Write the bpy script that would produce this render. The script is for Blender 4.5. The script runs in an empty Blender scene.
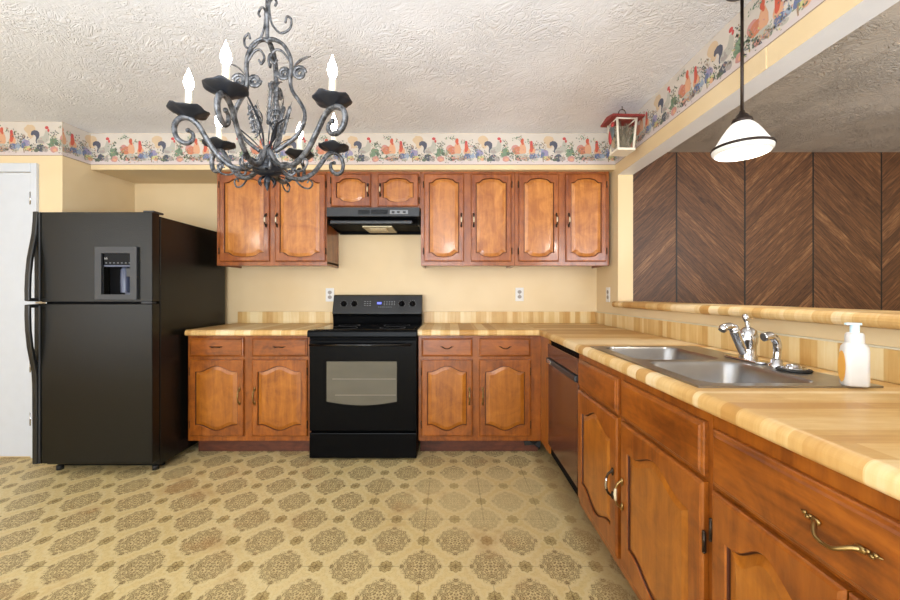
import bpy, bmesh, math, random
from math import sin, cos, pi, sqrt, radians
from mathutils import Vector, Matrix, Euler

# ------------------------------------------------------------------ camera, world, lights, exposure
scene = bpy.context.scene
COL = scene.collection
F_PX = 389.0
CAM_Z = 1.175
cam_data = bpy.data.cameras.new('camera')
cam_data.sensor_width = 36.0
cam_data.lens = F_PX / 900.0 * 36.0
cam_data.shift_y = -6.0 / 900.0
cam_data.clip_start = 0.02
cam = bpy.data.objects.new('camera', cam_data)
cam.location = (0, 0, CAM_Z)
cam.rotation_euler = (pi / 2, 0, 0)
COL.objects.link(cam)
scene.camera = cam
scene.view_settings.view_transform = 'Standard'
scene.view_settings.look = 'None'
scene.view_settings.gamma = 1.0
scene.view_settings.use_curve_mapping = False
scene.view_settings.exposure = 0.06

world = bpy.data.worlds.new('world')
scene.world = world
world.use_nodes = True
world.node_tree.nodes['Background'].inputs[0].default_value = (0.9, 0.95, 1.0, 1)
world.node_tree.nodes['Background'].inputs[1].default_value = 0.3


def area(name, loc, rot, sx, sy, power, color=(1, 1, 1)):
    d = bpy.data.lights.new(name, 'AREA')
    d.shape = 'RECTANGLE'
    d.size = sx
    d.size_y = sy
    d.energy = power
    d.color = color
    o = bpy.data.objects.new(name, d)
    o.location = loc
    o.rotation_euler = rot
    COL.objects.link(o)
    return o


def point(name, loc, power, radius, color=(1, 1, 1)):
    d = bpy.data.lights.new(name, 'POINT')
    d.energy = power
    d.shadow_soft_size = radius
    d.color = color
    o = bpy.data.objects.new(name, d)
    o.location = loc
    COL.objects.link(o)
    return o


# daylight from the windows in the rear wall, and the ceiling lamps of the rooms behind the camera
area('rear_window_light', (-1.4, -3.9, 1.45), (radians(98), 0, 0), 4.2, 1.9, 180, (0.86, 0.93, 1.0))
area('left_window_light', (-4.2, -0.6, 1.4), (radians(92), 0, radians(-90)), 2.4, 1.8, 45, (0.84, 0.92, 1.0))
area('side_room_window_light', (3.6, -3.6, 1.4), (radians(100), 0, 0), 2.6, 1.7, 120, (0.88, 0.94, 1.0))
# unseen fill areas, added facing up to brighten the ceilings
area('ceiling_fill', (-0.7, -0.75, 1.0), (radians(180 - 20), 0, 0), 1.6, 1.2, 112, (0.78, 0.88, 1.0))
area('side_room_fill', (3.2, 0.2, 1.1), (radians(180), 0, 0), 1.2, 1.2, 85, (0.82, 0.9, 1.0))
point('dining_ceiling_lamp', (-3.95, -2.0, 2.28), 26, 0.14, (1.0, 0.95, 0.88))
point('hall_ceiling_lamp', (0.0, -2.6, 2.18), 34, 0.14, (1.0, 0.95, 0.88))
point('side_room_lamp', (3.9, -0.5, 2.25), 30, 0.16, (1.0, 0.95, 0.88))


# ------------------------------------------------------------------ node expression helper
def srgb(r, g, b):
    def f(c):
        c /= 255.0
        return c / 12.92 if c <= 0.04045 else ((c + 0.055) / 1.055) ** 2.4
    return (f(r), f(g), f(b), 1.0)


class E:
    nt = None

    def __init__(self, s):
        self.s = s

    @staticmethod
    def m(op, *a):
        n = E.nt.nodes.new('ShaderNodeMath')
        n.operation = op
        for i, v in enumerate(a):
            if isinstance(v, E):
                E.nt.links.new(v.s, n.inputs[i])
            else:
                n.inputs[i].default_value = v
        return E(n.outputs[0])

    def __add__(s, o): return E.m('ADD', s, o)
    def __radd__(s, o): return E.m('ADD', o, s)
    def __sub__(s, o): return E.m('SUBTRACT', s, o)
    def __rsub__(s, o): return E.m('SUBTRACT', o, s)
    def __mul__(s, o): return E.m('MULTIPLY', s, o)
    def __rmul__(s, o): return E.m('MULTIPLY', o, s)
    def __truediv__(s, o): return E.m('DIVIDE', s, o)


def ss(x, a, b):
    """smooth step of x from a to b, result 0..1 (a may be larger than b)"""
    n = E.nt.nodes.new('ShaderNodeMapRange')
    n.interpolation_type = 'SMOOTHSTEP'
    lo, hi, t0, t1 = (a, b, 0.0, 1.0) if a < b else (b, a, 1.0, 0.0)
    n.inputs['From Min'].default_value = lo
    n.inputs['From Max'].default_value = hi
    n.inputs['To Min'].default_value = t0
    n.inputs['To Max'].default_value = t1
    E.nt.links.new(x.s, n.inputs['Value'])
    return E(n.outputs['Result'])


def coords(kind='Object'):
    n = E.nt.nodes.new('ShaderNodeTexCoord')
    sp = E.nt.nodes.new('ShaderNodeSeparateXYZ')
    E.nt.links.new(n.outputs[kind], sp.inputs[0])
    return E(sp.outputs[0]), E(sp.outputs[1]), E(sp.outputs[2])


def world_pos():
    n = E.nt.nodes.new('ShaderNodeNewGeometry')
    sp = E.nt.nodes.new('ShaderNodeSeparateXYZ')
    E.nt.links.new(n.outputs['Position'], sp.inputs[0])
    return E(sp.outputs[0]), E(sp.outputs[1]), E(sp.outputs[2])


def rnd():
    n = E.nt.nodes.new('ShaderNodeObjectInfo')
    return E(n.outputs['Random'])


def vec(x, y, z):
    n = E.nt.nodes.new('ShaderNodeCombineXYZ')
    for i, v in enumerate((x, y, z)):
        if isinstance(v, E):
            E.nt.links.new(v.s, n.inputs[i])
        else:
            n.inputs[i].default_value = v
    return n.outputs[0]


def noise(v, scale, detail=2.0, rough=0.5, dist=0.0):
    n = E.nt.nodes.new('ShaderNodeTexNoise')
    n.inputs['Scale'].default_value = scale
    n.inputs['Detail'].default_value = detail
    n.inputs['Roughness'].default_value = rough
    n.inputs['Distortion'].default_value = dist
    E.nt.links.new(v, n.inputs['Vector'])
    return E(n.outputs['Fac'])


def voro(v, scale, feature='F1'):
    n = E.nt.nodes.new('ShaderNodeTexVoronoi')
    n.feature = feature
    n.inputs['Scale'].default_value = scale
    E.nt.links.new(v, n.inputs['Vector'])
    return E(n.outputs['Distance'])


def white(v):
    n = E.nt.nodes.new('ShaderNodeTexWhiteNoise')
    n.noise_dimensions = '3D'
    E.nt.links.new(v, n.inputs['Vector'])
    return E(n.outputs['Value'])


def mix(fac, a, b, blend='MIX'):
    n = E.nt.nodes.new('ShaderNodeMix')
    n.data_type = 'RGBA'
    n.blend_type = blend
    if isinstance(fac, E):
        E.nt.links.new(fac.s, n.inputs[0])
    else:
        n.inputs[0].default_value = fac
    for i, v in ((6, a), (7, b)):
        if isinstance(v, tuple):
            n.inputs[i].default_value = v
        else:
            E.nt.links.new(v, n.inputs[i])
    return n.outputs[2]


def ramp(fac, stops):
    n = E.nt.nodes.new('ShaderNodeValToRGB')
    r = n.color_ramp
    while len(r.elements) < len(stops):
        r.elements.new(0.5)
    for e, (p, c) in zip(r.elements, stops):
        e.position = p
        e.color = c
    E.nt.links.new(fac.s, n.inputs[0])
    return n.outputs[0]


def bump(h, strength, distance=0.01):
    n = E.nt.nodes.new('ShaderNodeBump')
    n.inputs['Strength'].default_value = strength
    n.inputs['Distance'].default_value = distance
    E.nt.links.new(h.s, n.inputs['Height'])
    return n.outputs[0]


MATS = {}


def material(name, rough=0.5, metal=0.0, coat=0.0, spec=0.5, build=None, color=None, emit=None, estr=0.0, coat_rough=0.1):
    m = bpy.data.materials.new(name)
    m.use_nodes = True
    nt = m.node_tree
    b = nt.nodes['Principled BSDF']
    E.nt = nt
    b.inputs['Roughness'].default_value = rough
    b.inputs['Metallic'].default_value = metal
    b.inputs['Coat Weight'].default_value = coat
    b.inputs['Coat Roughness'].default_value = coat_rough
    b.inputs['Specular IOR Level'].default_value = spec
    if build:
        r = build()
        for k, v in r.items():
            if isinstance(v, E):
                v = v.s
            if isinstance(v, (tuple, float)):
                b.inputs[k].default_value = v
            else:
                nt.links.new(v, b.inputs[k])
    elif color:
        # faint procedural variation so that no surface is a dead flat colour
        x, y, z = coords()
        n = noise(vec(x, y, z), 14.0, 3.0)
        nt.links.new(mix(ss(n, 0.3, 0.7), tuple(c * 0.975 for c in color[:3]) + (1,), color), b.inputs['Base Color'])
    if emit:
        b.inputs['Emission Color'].default_value = emit
        b.inputs['Emission Strength'].default_value = estr
    MATS[name] = m
    return m


# ------------------------------------------------------------------ materials
def wood(dark, mid, light, vertical=True, knots=0.46):
    def f():
        x, y, z = coords()
        r = rnd() * 37.0
        if vertical:
            g = vec(x * 9.0 + r, y * 9.0, z * 1.1 + r)
        else:
            g = vec(x * 1.1 + r, y * 9.0, z * 9.0 + r)
        n1 = noise(g, 2.2, 4.0, 0.6, 0.6)
        n2 = noise(g, 9.0, 3.0, 0.6)
        blot = noise(vec(x + r, y, z + r), 6.5, 4.0, 0.65, 1.6)
        t = n1 * 0.48 + n2 * 0.2 + blot * knots - 0.10
        col = ramp(t, [(0.34, dark), (0.52, mid), (0.68, light)])
        return {'Base Color': col, 'Normal': bump(n2, 0.06, 0.002)}
    return f


WOOD_FRAME_UP = material('stained maple frame', 0.3, coat=0.4, coat_rough=0.1, build=wood(srgb(112, 52, 18), srgb(148, 80, 32), srgb(170, 100, 44)))
WOOD_PANEL_UP = material('honey maple panel', 0.3, coat=0.4, coat_rough=0.1, build=wood(srgb(148, 82, 28), srgb(182, 114, 48), srgb(204, 138, 66)))
WOOD_FRAME = material('stained maple base frame', 0.32, coat=0.3, coat_rough=0.14, build=wood(srgb(108, 52, 10), srgb(146, 78, 18), srgb(168, 96, 28)))
WOOD_PANEL = material('orange maple panel', 0.32, coat=0.3, coat_rough=0.14, build=wood(srgb(132, 72, 14), srgb(164, 96, 24), srgb(184, 116, 38)))
WOOD_DRAWER = material('stained maple drawer', 0.32, coat=0.3, coat_rough=0.14, build=wood(srgb(98, 46, 8), srgb(144, 76, 17), srgb(170, 96, 28), vertical=False))
GROOVE = material('dark glazed groove', 0.5, color=srgb(74, 34, 14))
WOOD_TOE = material('dark stained toe kick', 0.5, build=wood(srgb(70, 34, 20), srgb(98, 50, 30), srgb(120, 66, 42), vertical=False))
WOOD_INSIDE = material('cabinet underside wood', 0.5, build=wood(srgb(120, 70, 38), srgb(150, 94, 54), srgb(170, 112, 70)))


def butcher(axis):
    def f():
        x, y, z = world_pos()
        a, b = (x, y) if axis == 'x' else (y, x)
        i1 = E.m('FLOOR', a / 0.066 + noise(vec(a * 0.0, a * 0.0, 0.0), 1.0) * 0.0)
        # uneven strip widths from two beats
        i2 = E.m('FLOOR', a / 0.105 + 0.37)
        w1 = white(vec(i1, 3.0, 1.0))
        w2 = white(vec(i2, 7.0, 2.0))
        stag = white(vec(i1, 11.0, 5.0))
        j = E.m('FLOOR', b / 0.42 + stag * 3.0 + z * 0.0)
        w3 = white(vec(i1, j, 9.0))
        grain = noise(vec(a * 30.0, b * 2.5, z * 2.5), 3.0, 3.0, 0.6)
        blot = noise(vec(x, y, z), 7.0, 3.0, 0.6)
        t = w1 * 0.36 + w2 * 0.26 + w3 * 0.16 + grain * 0.26 + blot * 0.16 - 0.09
        col = ramp(t, [(0.26, srgb(178, 132, 72)), (0.44, srgb(198, 158, 98)), (0.56, srgb(212, 180, 126)), (0.72, srgb(224, 200, 158))])
        return {'Base Color': col}
    return f


BUTCHER_X = material('butcher block laminate across', 0.42, spec=0.3, build=butcher('x'))
BUTCHER_Y = material('butcher block laminate along', 0.42, spec=0.3, build=butcher('y'))


def splash(axis):
    def f():
        x, y, z = world_pos()
        a = x if axis == 'x' else y
        i1 = E.m('FLOOR', a / 0.045)
        i2 = E.m('FLOOR', a / 0.071 + 0.3)
        w = white(vec(i1, 1.0, 4.0)) * 0.45 + white(vec(i2, 5.0, 8.0)) * 0.3
        grain = noise(vec(a * 30.0, z * 2.5, 0.0), 3.0, 3.0, 0.6)
        blot = noise(vec(x, y, z), 9.0, 3.0, 0.6)
        t = w + grain * 0.3 + blot * 0.22 - 0.12
        col = ramp(t, [(0.2, srgb(186, 142, 78)), (0.42, srgb(204, 166, 104)), (0.6, srgb(216, 186, 130)), (0.8, srgb(226, 204, 156))])
        return {'Base Color': col}
    return f


SPLASH_X = material('butcher block splash across', 0.38, build=splash('x'))
SPLASH_Y = material('butcher block splash along', 0.38, build=splash('y'))


def paint_wall():
    x, y, z = world_pos()
    n = noise(vec(x, y, z), 1.3, 3.0, 0.6)
    n2 = noise(vec(x, y, z), 60.0, 2.0)
    col = mix(ss(n, 0.3, 0.7), srgb(213, 187, 143), srgb(222, 199, 159))
    return {'Base Color': col, 'Normal': bump(n2, 0.08, 0.002)}


WALL = material('yellow wall paint', 0.5, build=paint_wall)
WHITE_PAINT = material('white trim paint', 0.4, color=srgb(204, 208, 215))
JAMB_PAINT = material('cream jamb paint', 0.5, color=srgb(210, 200, 172))
HEADER_WHITE = material('off white header paint', 0.5, color=srgb(222, 222, 222))


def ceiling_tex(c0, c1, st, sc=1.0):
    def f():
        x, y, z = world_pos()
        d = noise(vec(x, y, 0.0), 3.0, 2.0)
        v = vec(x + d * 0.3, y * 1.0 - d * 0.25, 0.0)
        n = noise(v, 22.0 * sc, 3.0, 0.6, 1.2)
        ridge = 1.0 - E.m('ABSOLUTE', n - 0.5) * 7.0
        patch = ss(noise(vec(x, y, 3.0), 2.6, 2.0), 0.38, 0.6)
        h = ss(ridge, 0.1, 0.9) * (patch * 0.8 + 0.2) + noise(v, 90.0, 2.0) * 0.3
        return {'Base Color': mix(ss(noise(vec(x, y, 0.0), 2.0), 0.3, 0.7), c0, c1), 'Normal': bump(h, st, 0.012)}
    return f


CEILING = material('textured white ceiling', 0.6, build=ceiling_tex(srgb(224, 225, 229), srgb(232, 233, 237), 0.42))
CEILING2 = material('textured ceiling dimmed in colour', 0.6, build=ceiling_tex(srgb(176, 166, 152), srgb(190, 180, 166), 0.8, 1.3))  # ceiling greyed in its colour to stand for the side room's weaker light


def vinyl():
    x, y, z = world_pos()
    wob = noise(vec(x, y, 0.0), 60.0, 1.0) * 0.012
    u = (x - 0.177) / 0.302 + wob
    v = (y - 1.680) / 0.352 + wob

    def frac(t):
        return t - E.m('ROUND', t)
    a1, b1 = frac(u), frac(v)
    a2, b2 = frac(u - 0.5), frac(v - 0.5)
    r1 = E.m('SQRT', a1 * a1 + b1 * b1)
    r2 = E.m('SQRT', a2 * a2 + b2 * b2)
    pick = E.m('LESS_THAN', r2, r1)
    a = a1 + (a2 - a1) * pick
    b = b1 + (b2 - b1) * pick
    r = E.m('MINIMUM', r1, r2)
    th = E.m('ARCTAN2', b, a)
    lob = 0.008 + E.m('COSINE', th * 16.0) * 0.012 + E.m('COSINE', th * 4.0) * 0.018
    rr = r - lob
    inside = ss(rr, 0.285, 0.262)
    ring = ss(rr, 0.272, 0.29) * ss(rr, 0.335, 0.315)
    # small flowers
    c1, d1 = frac(u - 0.5), frac(v)
    c2, d2 = frac(u), frac(v - 0.5)
    q1 = E.m('SQRT', c1 * c1 + d1 * d1)
    q2 = E.m('SQRT', c2 * c2 + d2 * d2)
    pq = E.m('LESS_THAN', q2, q1)
    c = c1 + (c2 - c1) * pq
    d = d1 + (d2 - d1) * pq
    q = E.m('MINIMUM', q1, q2)
    phi = E.m('ARCTAN2', d, c)
    qq = q - E.m('COSINE', phi * 8.0) * 0.01
    small = ss(qq, 0.105, 0.09)
    sring = ss(qq, 0.1, 0.11) * ss(qq, 0.14, 0.125)
    aa = E.m('ABSOLUTE', a)
    ab = E.m('ABSOLUTE', b)
    hi = E.m('MAXIMUM', aa, ab)
    lo = E.m('MINIMUM', aa, ab)
    n = noise(vec(hi, lo, 0.0), 26.0, 1.0, 0.5, 1.2)
    scroll = ss(E.m('ABSOLUTE', n - 0.5), 0.075, 0.03)
    petals = ss(E.m('COSINE', th * 8.0) * E.m('COSINE', r * 70.0), 0.15, 0.5)
    scroll = E.m('MAXIMUM', scroll, petals * 0.5)
    n3 = noise(vec(E.m('ABSOLUTE', c), E.m('ABSOLUTE', d), 5.0), 36.0, 1.0)
    sscroll = ss(E.m('ABSOLUTE', n3 - 0.5), 0.08, 0.03)
    n4 = noise(vec(x, y, 8.0), 55.0, 2.0, 0.5, 0.5)
    ground = ss(E.m('ABSOLUTE', n4 - 0.5), 0.05, 0.015) * 0.22
    big = noise(vec(x, y, 0.0), 1.6, 3.0, 0.6)
    fine = noise(vec(x, y, 0.0), 120.0, 2.0)
    wx = (x - 0.35) / 0.75
    wy = (y - 2.25) / 0.42
    wear_spot = ss(wx * wx + wy * wy, 1.2, 0.2)
    keep = 1.0 - wear_spot * 0.62 - ss(big, 0.5, 0.75) * 0.25
    base = mix(ss(big, 0.3, 0.7), srgb(214, 190, 130), srgb(224, 204, 150))
    base = mix(ground, base, srgb(170, 140, 80))
    base = mix((1.0 - E.m('MAXIMUM', inside, small)) * 0.0, base, base)
    lightc = srgb(222, 208, 164)
    med = mix(scroll * keep, srgb(214, 194, 142), srgb(126, 102, 62))
    sm = mix(sscroll * keep, srgb(190, 168, 114), srgb(128, 106, 64))
    col = mix(E.m('MAXIMUM', ring, sring) * 0.36, base, lightc)
    col = mix(inside, col, med)
    col = mix(small, col, sm)
    # tile seams through the medallion centres
    sx = E.m('ABSOLUTE', frac(u)) * 0.302
    sy = E.m('ABSOLUTE', frac(v)) * 0.352
    seam = ss(E.m('MINIMUM', sx, sy), 0.0026, 0.0010)
    seam = seam * ss(noise(vec(x, y, 2.0), 3.0), 0.35, 0.6)
    col = mix(seam * 0.55, col, srgb(112, 88, 52))
    # brown stains with their own shapes
    st = ss(noise(vec(x, y, 7.0), 2.3, 4.0, 0.7), 0.54, 0.70)
    col = mix(st * 0.42, col, srgb(168, 120, 70))
    # ragged worn edge along the right hand cabinets
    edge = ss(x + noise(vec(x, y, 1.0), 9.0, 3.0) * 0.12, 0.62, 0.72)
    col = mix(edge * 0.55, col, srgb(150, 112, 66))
    col = mix(fine * 0.12, col, srgb(150, 124, 80))
    return {'Base Color': col, 'Roughness': 0.42 + big * 0.15, 'Normal': bump(scroll * 0.3 * inside - seam * 1.0, 0.25, 0.0015)}


VINYL = material('patterned vinyl floor', 0.45, spec=0.4, build=vinyl)


def panelling():
    x, y, z = world_pos()
    w = 0.597
    xr = E.m('PINGPONG', x - 1.98 + w * 8.0, w)
    q = (z * 0.72 + xr * 0.72)
    p = (z * 0.7 - xr * 0.7)
    pi_ = E.m('FLOOR', (x - 1.98 + w * 8.0) / w)
    k = E.m('FLOOR', q / 0.080 + noise(vec(pi_, 1.0, 2.0), 1.0) * 0.4)
    fr = E.m('FRACT', q / 0.080 + noise(vec(pi_, 1.0, 2.0), 1.0) * 0.4)
    tone = white(vec(k, pi_, 1.0))
    g = vec(q * 26.0 + k * 3.1, p * 2.2 + k * 7.7, pi_)
    n = noise(g, 1.6, 5.0, 0.7, 1.6)
    n2 = noise(g, 4.0, 4.0, 0.7)
    t = n * 0.66 + n2 * 0.3 + tone * 0.12 - 0.05
    col = ramp(t, [(0.30, srgb(42, 23, 11)), (0.43, srgb(82, 50, 27)), (0.54, srgb(108, 70, 41)), (0.70, srgb(158, 114, 74))])
    line = ss(E.m('ABSOLUTE', fr - 0.5), 0.46, 0.49)
    col = mix(line * 0.75, col, srgb(34, 18, 10))
    sx = E.m('PINGPONG', x - 1.98 + w * 8.0, w * 0.5)
    # distance from each seam
    ds = E.m('ABSOLUTE', (x - 1.98 + w * 8.0) / w - E.m('ROUND', (x - 1.98 + w * 8.0) / w)) * w
    seam = ss(ds, 0.009, 0.005)
    col = mix(seam, col, srgb(14, 8, 5))
    return {'Base Color': col, 'Roughness': 0.38 + n2 * 0.12, 'Normal': bump(1.0 - seam - line * 0.4, 0.3, 0.002)}


PANELLING = material('chevron walnut panelling', 0.4, spec=0.5, build=panelling)


def leather_black():
    x, y, z = coords()
    v = voro(vec(x, y, z), 220.0)
    n = noise(vec(x, y, z), 2.0, 2.0)
    return {'Base Color': mix(n, srgb(14, 13, 11), srgb(22, 21, 17)), 'Normal': bump(v, 0.35, 0.0012)}


FRIDGE_BLACK = material('textured black enamel', 0.26, spec=0.3, build=leather_black)
FRIDGE_TRIM = material('dark grey plastic', 0.4, color=srgb(44, 45, 48))
FRIDGE_HANDLE = material('satin black plastic', 0.3, color=srgb(26, 26, 26))
BLACK_GLOSS = material('gloss black enamel', 0.14, color=srgb(10, 10, 11), spec=0.6)
BLACK_SATIN = material('satin black enamel', 0.22, color=srgb(9, 9, 10), spec=0.08)
BLACK_GLASS = material('black ceramic glass', 0.05, color=srgb(8, 8, 9), spec=0.7)
VERY_DARK = material('dark recess', 0.7, spec=0.08, color=srgb(9, 9, 11))
BLUEGREY = material('blue grey dispenser plastic', 0.3, color=srgb(70, 76, 96))
MARK_WHITE = material('white printed mark', 0.5, color=srgb(205, 205, 205))
MARK_GREY = material('grey printed mark', 0.5, color=srgb(120, 122, 126))
DISPLAY = material('lit blue display', 0.3, color=srgb(30, 34, 70), emit=srgb(110, 120, 255), estr=1.6)


def oven_glass():
    x, y, z = world_pos()
    n = noise(vec(x * 1.0, y, z * 3.0), 2.0, 3.0)
    return {'Base Color': mix(n, srgb(66, 62, 54), srgb(104, 99, 86))}


OVEN_GLASS = material('smoked oven window', 0.12, spec=0.6, build=oven_glass)
OVEN_RACK = material('oven rack seen through glass', 0.3, color=srgb(128, 122, 108))
HOOD_BLACK = material('black hood enamel', 0.28, color=srgb(34, 35, 38))
HOOD_GREY = material('grey hood plate', 0.35, color=srgb(128, 130, 134))
FILTER = material('aluminium grease filter', 0.4, metal=0.6, color=srgb(160, 148, 122))
LENS = material('clear lamp lens', 0.25, color=srgb(206, 190, 156))


def steel():
    x, y, z = world_pos()
    n = noise(vec(x * 2.0, y * 60.0, z * 6.0), 3.0, 2.0)
    n2 = noise(vec(x, y, z), 7.0, 3.0)
    return {'Base Color': mix(n2, srgb(132, 130, 128), srgb(176, 174, 172)), 'Roughness': 0.24 + n * 0.16}


STEEL = material('brushed stainless steel', 0.3, metal=1.0, build=steel)
CHROME = material('polished chrome', 0.1, metal=1.0, color=srgb(200, 200, 202))
BRASS = material('antique brass', 0.3, metal=1.0, color=srgb(150, 124, 78))
DARK_BRONZE = material('dark bronze pull', 0.35, metal=0.9, color=srgb(62, 44, 30))
PORCELAIN = material('cream porcelain grip', 0.2, color=srgb(206, 190, 158))
HINGE = material('worn dark hinge', 0.4, metal=0.8, color=srgb(60, 48, 38))
RUBBER = material('black rubber', 0.6, color=srgb(16, 16, 16))


def iron():
    x, y, z = world_pos()
    n = noise(vec(x, y, z), 45.0, 4.0, 0.7)
    return {'Base Color': mix(ss(n, 0.36, 0.64), srgb(44, 45, 48), srgb(116, 117, 120)), 'Roughness': 0.34 + n * 0.2}


IRON = material('brushed pewter iron', 0.4, metal=0.55, build=iron)
IRON_DARK = material('dark iron', 0.45, metal=0.4, color=srgb(40, 42, 48))
CANDLE = material('cream candle sleeve', 0.5, color=srgb(226, 220, 200))
BULB = material('lit flame bulb', 0.3, color=(1, 1, 1, 1), emit=(1.0, 0.93, 0.82, 1), estr=38.0)
SHADE = material('lit milk glass shade', 0.25, color=srgb(214, 212, 206), emit=(1.0, 0.96, 0.9, 1), estr=0.6)
SHADE_RIM = material('milk glass rim', 0.25, color=srgb(196, 192, 182), emit=(1.0, 0.96, 0.9, 1), estr=0.3)
PEND_BULB = material('lit pendant bulb', 0.3, color=(1, 1, 1, 1), emit=(1.0, 0.94, 0.84, 1), estr=26.0)
ROD = material('oil rubbed bronze rod', 0.4, metal=0.6, color=srgb(48, 36, 30))
OUTLET = material('white outlet plastic', 0.35, color=srgb(216, 214, 210))
OUTLET_HOLE = material('outlet socket face', 0.5, color=srgb(150, 140, 132))
BOTTLE = material('white translucent plastic', 0.32, color=srgb(206, 202, 196))
LABEL_ORANGE = material('orange bottle label', 0.4, color=srgb(232, 168, 66))
PUMP = material('pale blue pump plastic', 0.3, color=srgb(190, 216, 226))


def dw_brown():
    x, y, z = world_pos()
    n = noise(vec(x, y * 3.0, z), 2.0, 3.0)
    return {'Base Color': mix(n, srgb(78, 44, 28), srgb(98, 58, 38))}


DW = material('brown dishwasher panel', 0.16, spec=0.7, build=dw_brown)
RED_ROOF = material('dark red painted roof', 0.5, color=srgb(132, 44, 40))
CREAM_WOOD = material('cream painted wood', 0.5, color=srgb(226, 216, 196))
TWIG = material('dry twig grey', 0.8, color=srgb(142, 132, 112))
BIRD_RED = material('red painted bird', 0.5, color=srgb(176, 58, 56))
BIRD_GREY = material('grey green bird wing', 0.5, color=srgb(84, 92, 92))
GAP = material('dark gap filler', 0.8, color=srgb(16, 14, 13))
WIN_GLASS = material('window daylight glass', 0.1, color=srgb(200, 215, 230))


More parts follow.
